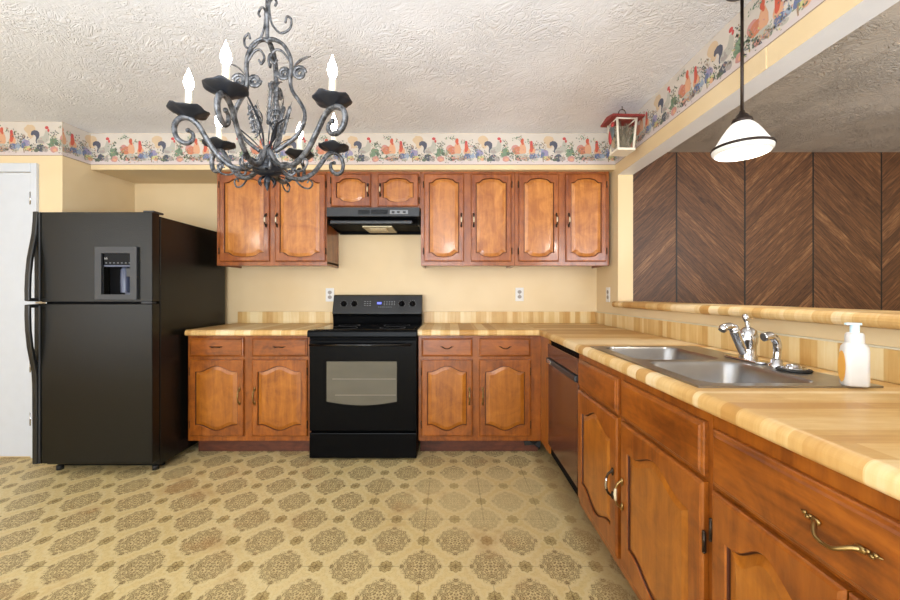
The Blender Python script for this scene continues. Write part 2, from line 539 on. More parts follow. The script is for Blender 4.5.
# ------------------------------------------------------------------ mesh builder
class MB:
    def __init__(self):
        self.v = []
        self.f = []
        self.mi = []
        self.sm = []

    def add(self, vs, fs, mi=0, smooth=False):
        o = len(self.v)
        self.v += [tuple(p) for p in vs]
        for f in fs:
            self.f.append(tuple(o + i for i in f))
            self.mi.append(mi)
            self.sm.append(smooth)
        return self

    def box(self, x0, x1, y0, y1, z0, z1, mi=0):
        vs = [(x, y, z) for x in (x0, x1) for y in (y0, y1) for z in (z0, z1)]
        fs = [(0, 1, 3, 2), (4, 6, 7, 5), (0, 4, 5, 1), (2, 3, 7, 6), (0, 2, 6, 4), (1, 5, 7, 3)]
        return self.add(vs, fs, mi)

    def prism(self, poly, d, axis='y', t0=0.0, mi=0, smooth=False):
        """poly in the plane across the axis; extruded from t0 to t0+d along it"""
        n = len(poly)

        def P(p, t):
            if axis == 'y':
                return (p[0], t, p[1])
            if axis == 'x':
                return (t, p[0], p[1])
            return (p[0], p[1], t)
        vs = [P(p, t0) for p in poly] + [P(p, t0 + d) for p in poly]
        fs = [tuple(range(n))[::-1], tuple(range(n, 2 * n))]
        self.add(vs, fs, mi)
        o = len(self.v) - 2 * n
        for i in range(n):
            j = (i + 1) % n
            self.f.append((o + i, o + j, o + n + j, o + n + i))
            self.mi.append(mi)
            self.sm.append(smooth)
        return self

    def tube(self, pts, rad, n=8, mi=0, cap=True, flat=1.0, closed=False):
        pts = [Vector(p) for p in pts]
        m = len(pts)
        if not hasattr(rad, '__len__'):
            rad = [rad] * m
        tans = []
        for i in range(m):
            if closed:
                t = pts[(i + 1) % m] - pts[(i - 1) % m]
            else:
                t = pts[min(i + 1, m - 1)] - pts[max(i - 1, 0)]
            tans.append(t.normalized() if t.length > 1e-9 else Vector((0, 0, 1)))
        ref = Vector((0, 0, 1)) if abs(tans[0].z) < 0.9 else Vector((1, 0, 0))
        u = tans[0].cross(ref).normalized()
        rings = []
        for i in range(m):
            t = tans[i]
            u = (u - t * u.dot(t))
            if u.length < 1e-6:
                u = t.orthogonal()
            u.normalize()
            w = t.cross(u)
            rings.append([pts[i] + (u * cos(2 * pi * k / n) * rad[i] + w * sin(2 * pi * k / n) * rad[i] * flat) for k in range(n)])
        vs = [p for r in rings for p in r]
        fs = []
        for i in range(m if closed else m - 1):
            a, b = i * n, ((i + 1) % m) * n
            for k in range(n):
                l = (k + 1) % n
                fs.append((a + k, b + k, b + l, a + l))
        self.add(vs, fs, mi, True)
        if cap and not closed:
            o = len(self.v) - len(vs)
            self.f.append(tuple(o + k for k in range(n)))
            self.f.append(tuple(o + (m - 1) * n + k for k in reversed(range(n))))
            self.mi += [mi, mi]
            self.sm += [False, False]
        return self

    def lathe(self, prof, c=(0, 0, 0), n=24, mi=0, axis='z', wave=None):
        """prof: (r, h) list; wave(r, angle) -> extra h"""
        vs = []
        for r, h in prof:
            for k in range(n):
                a = 2 * pi * k / n
                hh = h + (wave(r, a) if wave else 0.0)
                p = (r * cos(a), r * sin(a), hh)
                if axis == 'y':
                    p = (p[0], p[2], p[1])
                elif axis == 'x':
                    p = (p[2], p[0], p[1])
                vs.append((p[0] + c[0], p[1] + c[1], p[2] + c[2]))
        fs = []
        for i in range(len(prof) - 1):
            for k in range(n):
                l = (k + 1) % n
                fs.append((i * n + k, i * n + l, (i + 1) * n + l, (i + 1) * n + k))
        self.add(vs, fs, mi, True)
        o = len(self.v) - len(vs)
        if prof[0][0] > 1e-5:
            pass
        return self

    def ball(self, c, rx, ry=None, rz=None, n=12, m=8, mi=0):
        ry = rx if ry is None else ry
        rz = rx if rz is None else rz
        vs = [(c[0], c[1], c[2] + rz)]
        for i in range(1, m):
            t = pi * i / m
            for k in range(n):
                a = 2 * pi * k / n
                vs.append((c[0] + rx * sin(t) * cos(a), c[1] + ry * sin(t) * sin(a), c[2] + rz * cos(t)))
        vs.append((c[0], c[1], c[2] - rz))
        fs = [(0, 1 + k, 1 + (k + 1) % n) for k in range(n)]
        for i in range(m - 2):
            for k in range(n):
                a = 1 + i * n
                l = (k + 1) % n
                fs.append((a + k, a + n + k, a + n + l, a + l))
        a = 1 + (m - 2) * n
        fs += [(a + (k + 1) % n, a + k, len(vs) - 1) for k in range(n)]
        return self.add(vs, fs, mi, True)

    def build(self, name, mats, parent=None, loc=(0, 0, 0), rot=(0, 0, 0), bevel=0.0, seg=2, label=None):
        me = bpy.data.meshes.new(name)
        me.from_pydata(self.v, [], self.f)
        if not isinstance(mats, (list, tuple)):
            mats = [mats]
        for m in mats:
            me.materials.append(m)
        for p, i, s in zip(me.polygons, self.mi, self.sm):
            p.material_index = i
            p.use_smooth = s
        bm = bmesh.new()
        bm.from_mesh(me)
        bmesh.ops.recalc_face_normals(bm, faces=bm.faces)
        bm.to_mesh(me)
        bm.free()
        o = bpy.data.objects.new(name, me)
        COL.objects.link(o)
        o.location = loc
        o.rotation_euler = rot
        if parent:
            o.parent = parent
        if bevel:
            b = o.modifiers.new('bevel', 'BEVEL')
            b.width = bevel
            b.segments = seg
            b.limit_method = 'ANGLE'
            b.angle_limit = radians(40)
            b.harden_normals = False
        if label:
            o['label'] = label
        return o


def thing(name, label, cat, loc=(0, 0, 0), rz=0.0, group=None):
    o = bpy.data.objects.new(name, None)
    o.empty_display_size = 0.1
    COL.objects.link(o)
    o.location = loc
    o.rotation_euler = (0, 0, rz)
    o['label'] = label
    o['category'] = cat
    if group:
        o['group'] = group
    return o


def tag(o, label, cat, group=None):
    o['label'] = label
    o['category'] = cat
    if group:
        o['group'] = group
    return o


def struct(o, label=None):
    o['kind'] = 'structure'
    if label:
        o['label'] = label
    return o


def bez(pts, steps=6):
    """Catmull-Rom through the points"""
    P = [Vector(p) for p in pts]
    P = [P[0] * 2 - P[1]] + P + [P[-1] * 2 - P[-2]]
    out = []
    for i in range(1, len(P) - 2):
        for s in range(steps):
            t = s / steps
            a, b, c, d = P[i - 1], P[i], P[i + 1], P[i + 2]
            out.append(0.5 * ((2 * b) + (c - a) * t + (2 * a - 5 * b + 4 * c - d) * t * t + (3 * b - a - 3 * c + d) * t ** 3))
    out.append(P[-2])
    return out

# ------------------------------------------------------------------ the room shell
YB = 3.38          # kitchen back wall
XR = 1.274         # kitchen face of the pass-through wall
XO = 1.388         # its far face
ZC = 2.415         # ceiling
ZS = 2.134         # soffit underside
WALL_L = Vector((-2.79, 2.80))
WALL_LB = Vector((-2.73, YB))

struct(MB().box(-4.4, 5.6, -4.0, 3.6, -0.08, 0.0).build('floor', VINYL))
struct(MB().box(-4.4, XO - 0.05, -4.0, 3.6, ZC, ZC + 0.08).build('ceiling', CEILING))
struct(MB().box(XO - 0.05, 5.6, -4.0, 3.6, ZC, ZC + 0.08).build('ceiling_side_room', CEILING2, label='textured ceiling of the room behind the pass-through, greyed to paint its weaker light'))
struct(MB().box(-2.76, XO - 0.03, YB, YB + 0.12, 0, ZC).build('wall_back', WALL))
struct(MB().box(XO - 0.03, 5.6, 3.40, 3.52, 0, ZC).build('wall_far', PANELLING, label='dark wood chevron panelling'))
struct(MB().prism([(-4.4, 2.80), (-2.79, 2.80), (-2.73, YB + 0.12), (-4.4, YB + 0.12)], ZC, 'z', 0.0).build('wall_left_return', WALL))
struct(MB().box(-4.5, -4.4, -4.0, 2.85, 0, ZC).build('wall_left', WALL))
struct(MB().box(-4.5, 5.7, -4.1, -4.0, 0, ZC).build('wall_rear', WALL))
struct(MB().box(5.6, 5.7, -4.0, 3.5, 0, ZC).build('wall_right', WALL))

# the pass-through wall: low wall, far pier, header, near pier
pw = MB()
pw.box(XR, XO, -1.2, 2.95, 0, 1.073)
pw.box(XR, XO, 2.95, YB + 0.02, 0, ZC)
pw.box(XR, XO, -1.2, 2.95, 2.08, ZC)
pw.box(XR, XO, -1.2, -0.35, 1.073, 2.08)
for i in range(len(pw.f)):
    pass
ob = pw.build('wall_pass_through', [WALL, HEADER_WHITE])
struct(ob)
for p in ob.data.polygons:      # the soffit of the opening is painted off white
    if p.normal.z < -0.5 and abs(p.center.z - 2.08) < 0.01:
        p.material_index = 1

# soffit above the wall cabinets
struct(MB().prism([(-2.770, 3.0), (XR, 3.0), (XR, YB), (-2.73, YB)], ZC - ZS, 'z', ZS).build('trim_1', WALL, label='boxed soffit above the wall cabinets'))

# door and casing at the left
DY = 2.80
dr = MB().box(-3.76, -3.004, DY - 0.012, DY + 0.0, 0.012, 2.045).build('door_1', WHITE_PAINT, bevel=0.002, label='plain white door')
struct(dr)
for zz in (0.28, 0.66, 1.86):
    hb = MB()
    hb.tube([(-3.000, DY - 0.018, zz - 0.045), (-3.000, DY - 0.018, zz + 0.045)], 0.006, 8)
    hb.box(-3.012, -2.992, DY - 0.015, DY - 0.011, zz - 0.045, zz + 0.045)
    hb.build('hinge', CHROME, dr)
cs = MB()
cs.box(-3.0, -2.958, DY - 0.02, DY + 0.002, 0, 2.112)
cs.box(-3.806, -3.764, DY - 0.02, DY + 0.002, 0, 2.112)
cs.box(-3.764, -3.0, DY - 0.02, DY + 0.002, 2.049, 2.112)
struct(cs.build('trim_2', WHITE_PAINT, bevel=0.004, label='white door casing'))

# windows behind the camera
for i, (x0, x1) in enumerate(((-3.4, 0.6), (2.4, 4.8))):
    w = MB().box(x0, x1, -4.0, -3.975, 0.55, 2.2)
    g = w.build('window_%d' % (i + 1), WHITE_PAINT)
    struct(g)
    MB().box(x0 + 0.08, x1 - 0.08, -3.975, -3.965, 0.63, 2.12).build('pane', WIN_GLASS, g)


# ------------------------------------------------------------------ rooster wallpaper border
PAL_RGB = [
    ('cream paper', (202, 192, 180)), ('snowy pink ground', (202, 188, 184)), ('straw', (200, 174, 142)),
    ('blue black', (82, 84, 98)), ('pale feather', (174, 170, 158)), ('comb red', (190, 74, 72)),
    ('leaf green', (118, 138, 112)), ('dark leaf', (98, 106, 92)), ('flower pink', (190, 136, 128)),
    ('hen orange', (190, 120, 90)), ('hen peach', (206, 156, 122)), ('scarlet orange', (192, 88, 66)),
    ('jug blue', (102, 112, 144)), ('sky blue', (146, 158, 174)), ('lilac', (146, 136, 164)),
    ('lime', (190, 184, 126)), ('umber line', (150, 124, 102)), ('mauve grey', (158, 148, 142)),
]
PAL = [material('border ' + n, 0.6, color=srgb(*c)) for n, c in PAL_RGB]
PI_ = {n: i for i, (n, c) in enumerate(PAL_RGB)}


def ell(cx, cy, rx, ry, rot=0.0, n=12, jag=0.0, rg=None):
    out = []
    for k in range(n):
        a = 2 * pi * k / n
        j = 1 + (rg.uniform(-jag, jag) if rg else 0)
        x, y = rx * cos(a) * j, ry * sin(a) * j
        out.append((cx + x * cos(rot) - y * sin(rot), cy + x * sin(rot) + y * cos(rot)))
    return out


def rooster_tile(seed):
    rg = random.Random(seed)
    S = []

    def add(c, pts):
        S.append((PI_[c], pts))
    add('straw', ell(90, 175, 60, 48, 0, 16, 0.1, rg))
    add('straw', ell(100, 230, 34, 40, 0, 12, 0.1, rg))
    # tail and dark foot of the white rooster
    add('blue black', [(100, 228), (106, 200), (135, 184), (168, 190), (190, 212), (192, 240), (180, 282), (172, 316), (158, 322), (150, 298), (156, 262), (146, 240), (128, 232), (112, 244)])
    add('pale feather', ell(222, 288, 62, 38, -0.35, 16))
    add('pale feather', [(218, 280), (246, 220), (254, 186), (284, 192), (296, 232), (290, 290), (262, 312)])
    add('mauve grey', ell(205, 305, 34, 16, 0.1))
    add('comb red', ell(268, 160, 20, 17))
    add('comb red', ell(286, 188, 12, 17))
    add('blue black', ell(200, 372, 42, 40, 0.5, 11, 0.2, rg))
    add('dark leaf', ell(160, 395, 30, 18, 0, 10, 0.25, rg))
    add('mauve grey', ell(250, 382, 34, 30, 0, 10, 0.2, rg))
    # foliage and flower
    add('leaf green', ell(338, 300, 42, 34, 0.3, 11, 0.25, rg))
    add('leaf green', ell(320, 340, 34, 26, 0.3, 11, 0.25, rg))
    add('dark leaf', ell(372, 328, 20, 22, 0.3, 9, 0.25, rg))
    add('flower pink', ell(345, 385, 40, 34, 0, 14, 0.1, rg))
    add('hen peach', ell(352, 392, 20, 16))
    # orange hen
    add('flower pink', ell(450, 270, 42, 44, 0.4, 14, 0.05, rg))
    add('hen orange', ell(478, 290, 58, 44, -0.3, 16))
    add('hen peach', [(500, 300), (502, 240), (520, 200), (548, 200), (572, 260), (574, 310), (548, 342), (515, 340)])
    add('scarlet orange', ell(528, 184, 19, 30, 0.15))
    add('scarlet orange', ell(536, 215, 10, 16))
    add('pale feather', ell(528, 358, 62, 34, 0, 16, 0.12, rg))
    add('dark leaf', ell(470, 370, 18, 30, 0.3, 9, 0.3, rg))
    add('mauve grey', ell(560, 385, 40, 22, 0.0, 9, 0.2, rg))
    add('flower pink', ell(490, 385, 26, 22, 0.0, 9, 0.2, rg))
    # second hen with blue bowl
    add('hen peach', ell(640, 300, 38, 44, 0.2, 14))
    add('scarlet orange', [(616, 300), (616, 230), (618, 190), (636, 186), (650, 222), (658, 262), (646, 302), (630, 312)])
    add('comb red', ell(632, 206, 16, 24))
    add('jug blue', ell(650, 356, 44, 34, 0, 14, 0.06, rg))
    add('sky blue', ell(702, 352, 30, 24, 0, 12, 0.1, rg))
    add('pale feather', ell(680, 392, 30, 16, 0, 12, 0.1, rg))
    # lilac birds
    add('sky blue', ell(760, 300, 34, 26, 0.5, 12, 0.1, rg))
    add('lilac', ell(786, 318, 42, 34, 0.3, 12, 0.12, rg))
    add('jug blue', ell(758, 340, 22, 34, 0.3, 12, 0.12, rg))
    add('lime', ell(800, 372, 38, 20, -0.2, 12, 0.1, rg))
    add('hen peach', ell(816, 388, 28, 18, 0, 12, 0.1, rg))
    add('umber line', [(762, 420), (756, 380), (766, 350), (774, 352), (768, 384), (772, 420)])
    # scattered leaves, berries and small shadows
    clusters = [(470, 150, 55, 28, 22, 'leaf green'), (590, 190, 28, 26, 9, 'leaf green'), (350, 220, 34, 34, 13, 'dark leaf'),
                (690, 230, 55, 45, 20, 'dark leaf'), (410, 360, 30, 55, 18, 'dark leaf'), (590, 350, 26, 50, 12, 'leaf green'),
                (730, 300, 30, 60, 14, 'dark leaf'), (120, 330, 40, 60, 14, 'dark leaf'), (300, 350, 30, 45, 12, 'leaf green'),
                (500, 385, 70, 30, 18, 'dark leaf'), (780, 370, 60, 40, 14, 'leaf green'), (240, 370, 50, 30, 14, 'pale feather'),
                (350, 300, 40, 60, 14, 'leaf green'), (660, 390, 60, 20, 10, 'mauve grey'), (200, 300, 50, 40, 8, 'mauve grey'),
                (470, 280, 50, 40, 8, 'flower pink'), (150, 380, 70, 34, 26, 'dark leaf'), (420, 330, 40, 70, 24, 'leaf green'), (620, 370, 60, 40, 26, 'mauve grey'),
                (540, 380, 80, 30, 24, 'hen peach'), (760, 260, 40, 50, 16, 'umber line'), (330, 260, 40, 50, 18, 'leaf green'), (690, 320, 40, 50, 18, 'sky blue')]
    for cx, cy, sx, sy, k, c in clusters:
        for _ in range(k):
            px, py = cx + rg.gauss(0, sx * 0.55), cy + rg.gauss(0, sy * 0.55)
            if 118 < py < 428:
                cc = c if rg.random() < 0.72 else rg.choice(['dark leaf', 'umber line', 'flower pink', 'lime', 'blue black'])
                add(cc, ell(px, py, rg.uniform(6, 12), rg.uniform(3, 6), rg.uniform(0, pi), 6))
    return S


TILE_L = 0.503


def border(name, length, phase, place, label, flip=False):
    """place(s, z, off) -> point; s runs left to right as one faces the wall"""
    z0, z1 = 2.170, ZC - 0.002
    m = MB()

    def quad(s0, s1, a, b, off, c):
        m.add([place(s0, a, off), place(s1, a, off), place(s1, b, off), place(s0, b, off)], [(0, 1, 2, 3)], c)
    quad(0, length, z0, z1, 0.0012, PI_['cream paper'])
    m.add([place(0, z0, 0), place(length, z0, 0), place(length, z0, 0.0012), place(0, z0, 0.0012)], [(0, 1, 2, 3)], 0)
    # snowy uneven ground and its ruled edge
    rg = random.Random(5)
    n = max(2, int(length / 0.06))
    top = [(length * i / n, z0 + 0.032 + rg.uniform(-0.006, 0.008)) for i in range(n + 1)]
    for i in range(n):
        m.add([place(top[i][0], z0 + 0.006, 0.0014), place(top[i + 1][0], z0 + 0.006, 0.0014), place(top[i + 1][0], top[i + 1][1], 0.0014), place(top[i][0], top[i][1], 0.0014)], [(0, 1, 2, 3)], PI_['snowy pink ground'])
    quad(0, length, z0, z0 + 0.004, 0.0016, PI_['umber line'])
    quad(0, length, z1 - 0.004, z1 - 0.002, 0.0016, PI_['snowy pink ground'])
    k0 = int(math.floor(-phase / TILE_L)) - 1
    k1 = int(math.ceil((length - phase) / TILE_L)) + 1
    for k in range(k0, k1 + 1):
        shapes = rooster_tile(40 + k)
        for j, (c, pts) in enumerate(shapes):
            P = [(phase + k * TILE_L + (x - 100) / 735.0 * TILE_L, z0 + (450 - y) / 350.0 * (z1 - z0)) for x, y in pts]
            if min(p[0] for p in P) > length or max(p[0] for p in P) < 0:
                continue
            P = [(min(max(p[0], 0.0), length), min(max(p[1], z0 + 0.005), z1 - 0.004)) for p in P]
            off = 0.0016 + 0.00002 * min(j, 52) + (0.00025 if j >= 52 else 0)
            m.add([place(s, z, off) for s, z in P], [tuple(range(len(P)))], c)
    o = m.build(name, PAL)
    struct(o, label)
    return o


border('trim_3', XR + 2.768, 2.768 - 0.24, lambda s, z, o: (-2.768 + s, 3.0 - o, z), 'rooster wallpaper border on the soffit')
border('trim_4', 1.6, 1.6 - (3.016 - 2.79), lambda s, z, o: (-4.39 + s, 2.80 - o, z), 'rooster wallpaper border above the white door')
_d = Vector((0.021, 0.2)).normalized()
border('trim_5', 0.2, -0.30, lambda s, z, o: (-2.79 + _d.x * s + _d.y * o, 2.80 + _d.y * s - _d.x * o, z), 'rooster wallpaper border on the short return wall')
border('trim_6', 4.1, 0.62, lambda s, z, o: (XR - o, 3.0 - s, z), 'rooster wallpaper border on the pass-through header')
# vertical batten joint on the header
struct(MB().box(XR - 0.004, XR, 1.565, 1.585, 2.08, 2.168).build('trim_7', WALL, label='narrow joint batten on the yellow header'))


# ------------------------------------------------------------------ cabinet parts
def hump_fn(style, h):
    def f(u):
        u = abs(u)
        if style == 'base':
            return h * 0.5 * (1 + cos(pi * min(u / 0.88, 1.0)))
        if u >= 0.84:
            return 0.0
        t = min(1.0, (0.84 - u) / 0.3)
        return h * (0.5 * t * t * (3 - 2 * t) + 0.5 * cos(pi / 2 * u / 0.84))
    return f


def make_door(w, h, style, fmat, pmat, parent, loc, mx=0.044, top=0.042, bot=0.038, hump=0.042, t=0.019):
    """door with ogee raised panel; local origin at its centre back"""
    hw, hh = w / 2, h / 2
    iw = hw - mx
    fn = hump_fn(style, hump)
    N = 28
    inner, outer = [], []
    sb, st = -hh + bot + hump, hh - top - hump
    for i in range(N + 1):
        u = -1 + 2 * i / N
        inner.append((iw * u, sb - fn(u)))
        outer.append((hw * u, -hh))
    for i in range(1, 4):
        zz = sb + (st - sb) * i / 4
        inner.append((iw, zz))
        outer.append((hw, -hh + 2 * hh * i / 4))
    for i in range(N + 1):
        u = 1 - 2 * i / N
        inner.append((iw * u, st + fn(u)))
        outer.append((hw * u, hh))
    for i in range(1, 4):
        zz = st + (sb - st) * i / 4
        inner.append((-iw, zz))
        outer.append((-hw, hh - 2 * hh * i / 4))
    n = len(inner)

    def inset(P, d):
        return [(p[0] * (1 - d / max(iw, 0.01)), (p[1] * (1 - d / hh))) for p in P]

    def oinset(d):
        return [(p[0] * (1 - d / hw), p[1] * (1 - d / hh)) for p in outer]
    rings = [(outer, 0.0), (outer, -t + 0.007), (oinset(0.003), -t + 0.003), (oinset(0.009), -t), (inner, -t), (inset(inner, 0.003), -t + 0.003), (inset(inner, 0.004), -t + 0.009)]
    m = MB()
    vs = [(p[0], y, p[1]) for P, y in rings for p in P]
    fs = []
    for r in range(len(rings) - 1):
        for k in range(n):
            l = (k + 1) % n
            fs.append((r * n + k, r * n + l, (r + 1) * n + l, (r + 1) * n + k))
    fs.append(tuple(range(n))[::-1])
    m.add(vs, fs)
    for i_ in range(5 * n, 6 * n):
        m.mi[i_] = 1
    d = m.build('door', [fmat, GROOVE], parent, loc)
    m = MB()
    rings = [(inset(inner, 0.0035), -t + 0.010), (inset(inner, 0.008), -t + 0.009), (inset(inner, 0.030), -t + 0.003), (inset(inner, 0.034), -t + 0.002)]
    vs = [(p[0], y, p[1]) for P, y in rings for p in P]
    fs = []
    for r in range(len(rings) - 1):
        for k in range(n):
            l = (k + 1) % n
            fs.append((r * n + k, r * n + l, (r + 1) * n + l, (r + 1) * n + k))
    fs.append(tuple((len(rings) - 1) * n + k for k in range(n)))
    m.add(vs, fs)
    for i_ in range(0, n):
        m.mi[i_] = 1
    m.build('panel', [pmat, GROOVE], d)
    return d


def make_drawer(w, h, parent, loc, mat=None, t=0.019):
    hw, hh = w / 2, h / 2

    def rect(d):
        return [(-hw + d, -hh + d), (hw - d, -hh + d), (hw - d, hh - d), (-hw + d, hh - d)]
    rings = [(rect(0), 0), (rect(0), -t + 0.009), (rect(0.003), -t + 0.006), (rect(0.009), -t + 0.004), (rect(0.013), -t)]
    vs = [(p[0], y, p[1]) for P, y in rings for p in P]
    fs = [(3, 2, 1, 0)]
    for r in range(len(rings) - 1):
        for k in range(4):
            l = (k + 1) % 4
            fs.append((r * 4 + k, r * 4 + l, (r + 1) * 4 + l, (r + 1) * 4 + k))
    fs.append(tuple(16 + k for k in range(4)))
    return MB().add(vs, fs).build('drawer', mat or WOOD_DRAWER, parent, loc)


def pull_vertical(parent, loc, L=0.105, ends=None, grip=None, out=0.026):
    ends, grip = ends or BRASS, grip or BRASS
    m = MB()
    z = L / 2
    for s in (-1, 1):
        m.tube(bez([(0, -0.001, s * z), (0, -0.006, s * z * 0.86), (0, -out * 0.75, s * z * 0.66), (0, -out, s * z * 0.42)], 4), [0.002, 0.0035, 0.005, 0.0062, 0.005, 0.0042, 0.0042, 0.0045, 0.005, 0.0045, 0.0042, 0.0042, 0.0042], 8, 0)
        m.ball((0, -0.004, s * z * 0.80), 0.008, 0.005, 0.016, 8, 6, 0)
        m.ball((0, -out, s * z * 0.42), 0.0055, 0.0055, 0.004, 8, 6, 0)
    m.tube([(0, -out, -z * 0.44), (0, -out - 0.002, -z * 0.2), (0, -out - 0.003, 0), (0, -out - 0.002, z * 0.2), (0, -out, z * 0.44)], [0.004, 0.0052, 0.006, 0.0052, 0.004], 8, 1)
    return m.build('handle', [ends, grip], parent, loc)


def pull_bail(parent, loc, L=0.085, mat=None, sag=0.010, out=0.026, r=0.0034, leaf=1.0):
    """horizontal drooping drawer pull with leaf ends"""
    m = MB()
    h = L / 2
    pts = bez([(-h, -0.003, 0.004), (-h * 0.8, -out * 0.55, 0.001), (-h * 0.45, -out, -sag * 0.7), (0, -out * 1.05, -sag), (h * 0.45, -out, -sag * 0.7), (h * 0.8, -out * 0.55, 0.001), (h, -0.003, 0.004)], 5)
    m.tube(pts, [r * (0.85 + 0.5 * abs(2 * i / (len(pts) - 1) - 1)) for i in range(len(pts))], 8)
    for s in (-1, 1):
        m.ball((s * h, -0.004, 0.004), 0.010 * leaf, 0.004, 0.006 * leaf, 10, 6)
        for k, (dx, dz) in enumerate(((0.010, 0.003), (0.016, -0.001), (0.021, 0.004))):
            m.ball((s * (h + dx * leaf), -0.0035, 0.004 + dz * leaf), 0.0045 * leaf, 0.0035, 0.0035 * leaf, 8, 5)
        m.tube([(s * (h + 0.018 * leaf), -0.003, 0.005), (s * (h + 0.03 * leaf), -0.002, 0.008)], [0.003, 0.0008], 6)
    return m.build('handle', mat or DARK_BRONZE, parent, loc)


def hinge_at(parent, loc, mat=None, h=0.05):
    m = MB()
    m.tube([(0, -0.003, -h / 2), (0, -0.003, h / 2)], 0.0042, 8)
    m.box(-0.004, 0.004, -0.0015, 0.001, -h / 2, h / 2)
    for s in (-1, 1):
        m.ball((0, -0.003, s * h / 2), 0.005, 0.005, 0.004, 8, 5)
    return m.build('hinge', mat or HINGE, parent, loc)


# ------------------------------------------------------------------ base cabinets on the back wall
FY = 2.80


def base_cab(x0, x1, cols, label, extra_right=0.0):
    cx = (x0 + x1) / 2
    t = thing('base_cabinet', label, 'cabinet', (cx, FY, 0))
    b = MB()
    b.box(x0 - cx, x1 - cx, 0.0, 0.57, 0.118, 0.880)
    b.build('body', WOOD_FRAME, t, bevel=0.0015)
    MB().box(x0 - cx + 0.004, x1 - cx, 0.11, 0.13, 0.0, 0.118).build('toe_kick', WOOD_TOE, t)
    for (a, c, hs) in cols:
        mid = (a + c) / 2 - cx
        d = make_drawer(c - a + 0.006, 0.132, t, (mid, -0.001, 0.793))
        pull_bail(d, (0, -0.019, 0.0), 0.066, DARK_BRONZE if hs > 0 or x0 < -1 else DARK_BRONZE, sag=-0.006 if x0 < -1 else 0.008, out=0.018, r=0.0032, leaf=0.45)
        d = make_door(c - a + 0.008, 0.548, 'base', WOOD_FRAME, WOOD_PANEL, t, (mid, -0.001, 0.430), mx=0.040)
        w2 = (c - a) / 2
        pull_vertical(d, (hs * (w2 - 0.020), -0.019, 0.015), 0.125, BRASS, BRASS)
        for zz in (-0.19, 0.19):
            hinge_at(d, (-hs * (w2 + 0.003), -0.010, zz))
    return t


base_cab(-1.885, -1.000, [(-1.862, -1.483, 1), (-1.415, -1.027, -1)], 'two-door wooden base cabinet between the refrigerator and the range')
t = base_cab(-0.227, 0.655, [(-0.2016, 0.158, 1), (0.2138, 0.574, -1)], 'two-door wooden base cabinet between the range and the corner')
# torn black flap in the toe kick beside the corner
fl = MB()
fl.add([(0.33, 0.105, 0.115), (0.43, 0.100, 0.112), (0.455, 0.06, 0.10), (0.44, 0.03, 0.045), (0.40, 0.05, 0.07), (0.34, 0.09, 0.05)], [(0, 1, 4, 5), (1, 2, 3, 4)])
fl.add([(0.33, 0.109, 0.115), (0.43, 0.104, 0.112), (0.455, 0.064, 0.10), (0.44, 0.034, 0.045), (0.40, 0.054, 0.07), (0.34, 0.094, 0.05)], [(5, 4, 1, 0), (4, 3, 2, 1)])
fl.build('torn_kick_flap', RUBBER, t, label='torn black plastic flap in the toe kick')


# ------------------------------------------------------------------ right hand run (faces -X)
FX = 0.655


def run_thing(name, label, cat, yfar):
    return thing(name, label, cat, (FX, yfar, 0), -pi / 2)


# filler panel between the back cabinet and the dishwasher
fp = MB().box(FX, FX + 0.02, 2.575, 2.797, 0.118, 0.878).build('filler_panel', WOOD_PANEL)
tag(fp, 'narrow vertical wooden filler strip left of the dishwasher in the corner', 'filler panel')

# dishwasher: local x runs towards the camera
dw = run_thing('dishwasher', 'brown front dishwasher under the counter near the inside corner', 'dishwasher', 2.572)
W = 0.597
MB().box(0.006, W - 0.006, 0.012, 0.56, 0.118, 0.868).build('body', VERY_DARK, dw)
MB().box(0.004, W - 0.004, -0.006, 0.014, 0.185, 0.722).build('door_panel', DW, dw, bevel=0.003)
MB().box(0.004, W - 0.004, -0.010, 0.014, 0.762, 0.848).build('control_panel', DW, dw, bevel=0.003)
hm = MB()
hm.box(0.004, W - 0.004, -0.022, 0.012, 0.726, 0.758)
hm.build('handle_strip', FRIDGE_TRIM, dw, bevel=0.005)
MB().box(0.03, 0.12, -0.025, -0.021, 0.733, 0.752).build('latch_plate', CHROME, dw, bevel=0.001, label='bright chrome latch plate')
MB().box(0.004, W - 0.004, 0.09, 0.105, 0.0, 0.118).build('toe_panel', VERY_DARK, dw)

# sink base cabinet
sc_ = run_thing('sink_base_cabinet', 'wooden two-door sink base cabinet on the right below the steel sink', 'cabinet', 1.973)
Wc = 1.973 - 0.968
MB().box(0.0, Wc, 0.0, 0.57, 0.115, 0.700).build('body', WOOD_FRAME, sc_, bevel=0.0015)
rl = MB().box(0.0, Wc, 0.0, 0.035, 0.700, 0.878)
rl.build('face_rail', WOOD_FRAME, sc_)
MB().box(0.0, Wc, 0.11, 0.13, 0.0, 0.115).build('toe_kick', WOOD_TOE, sc_)
doors = [(0.034, 0.485, 1), (0.520, 0.990, -1)]
for i, (a, c, hs) in enumerate(doors):
    mid, w = (a + c) / 2, c - a
    make_drawer(w, 0.138, sc_, (mid, -0.001, 0.783))
    d = make_door(w, 0.538, 'base', WOOD_FRAME, WOOD_PANEL, sc_, (mid, -0.001, 0.431), mx=0.054, top=0.05, bot=0.045, hump=0.05)
    pull_vertical(d, (hs * (w / 2 - 0.024), -0.019, 0.008), 0.115, HINGE if i == 0 else BRASS, CHROME if i == 0 else PORCELAIN, out=0.026)
    for zz in (-0.17, 0.12):
        hinge_at(d, (-hs * (w / 2 + 0.004), -0.012, zz), HINGE, 0.05)

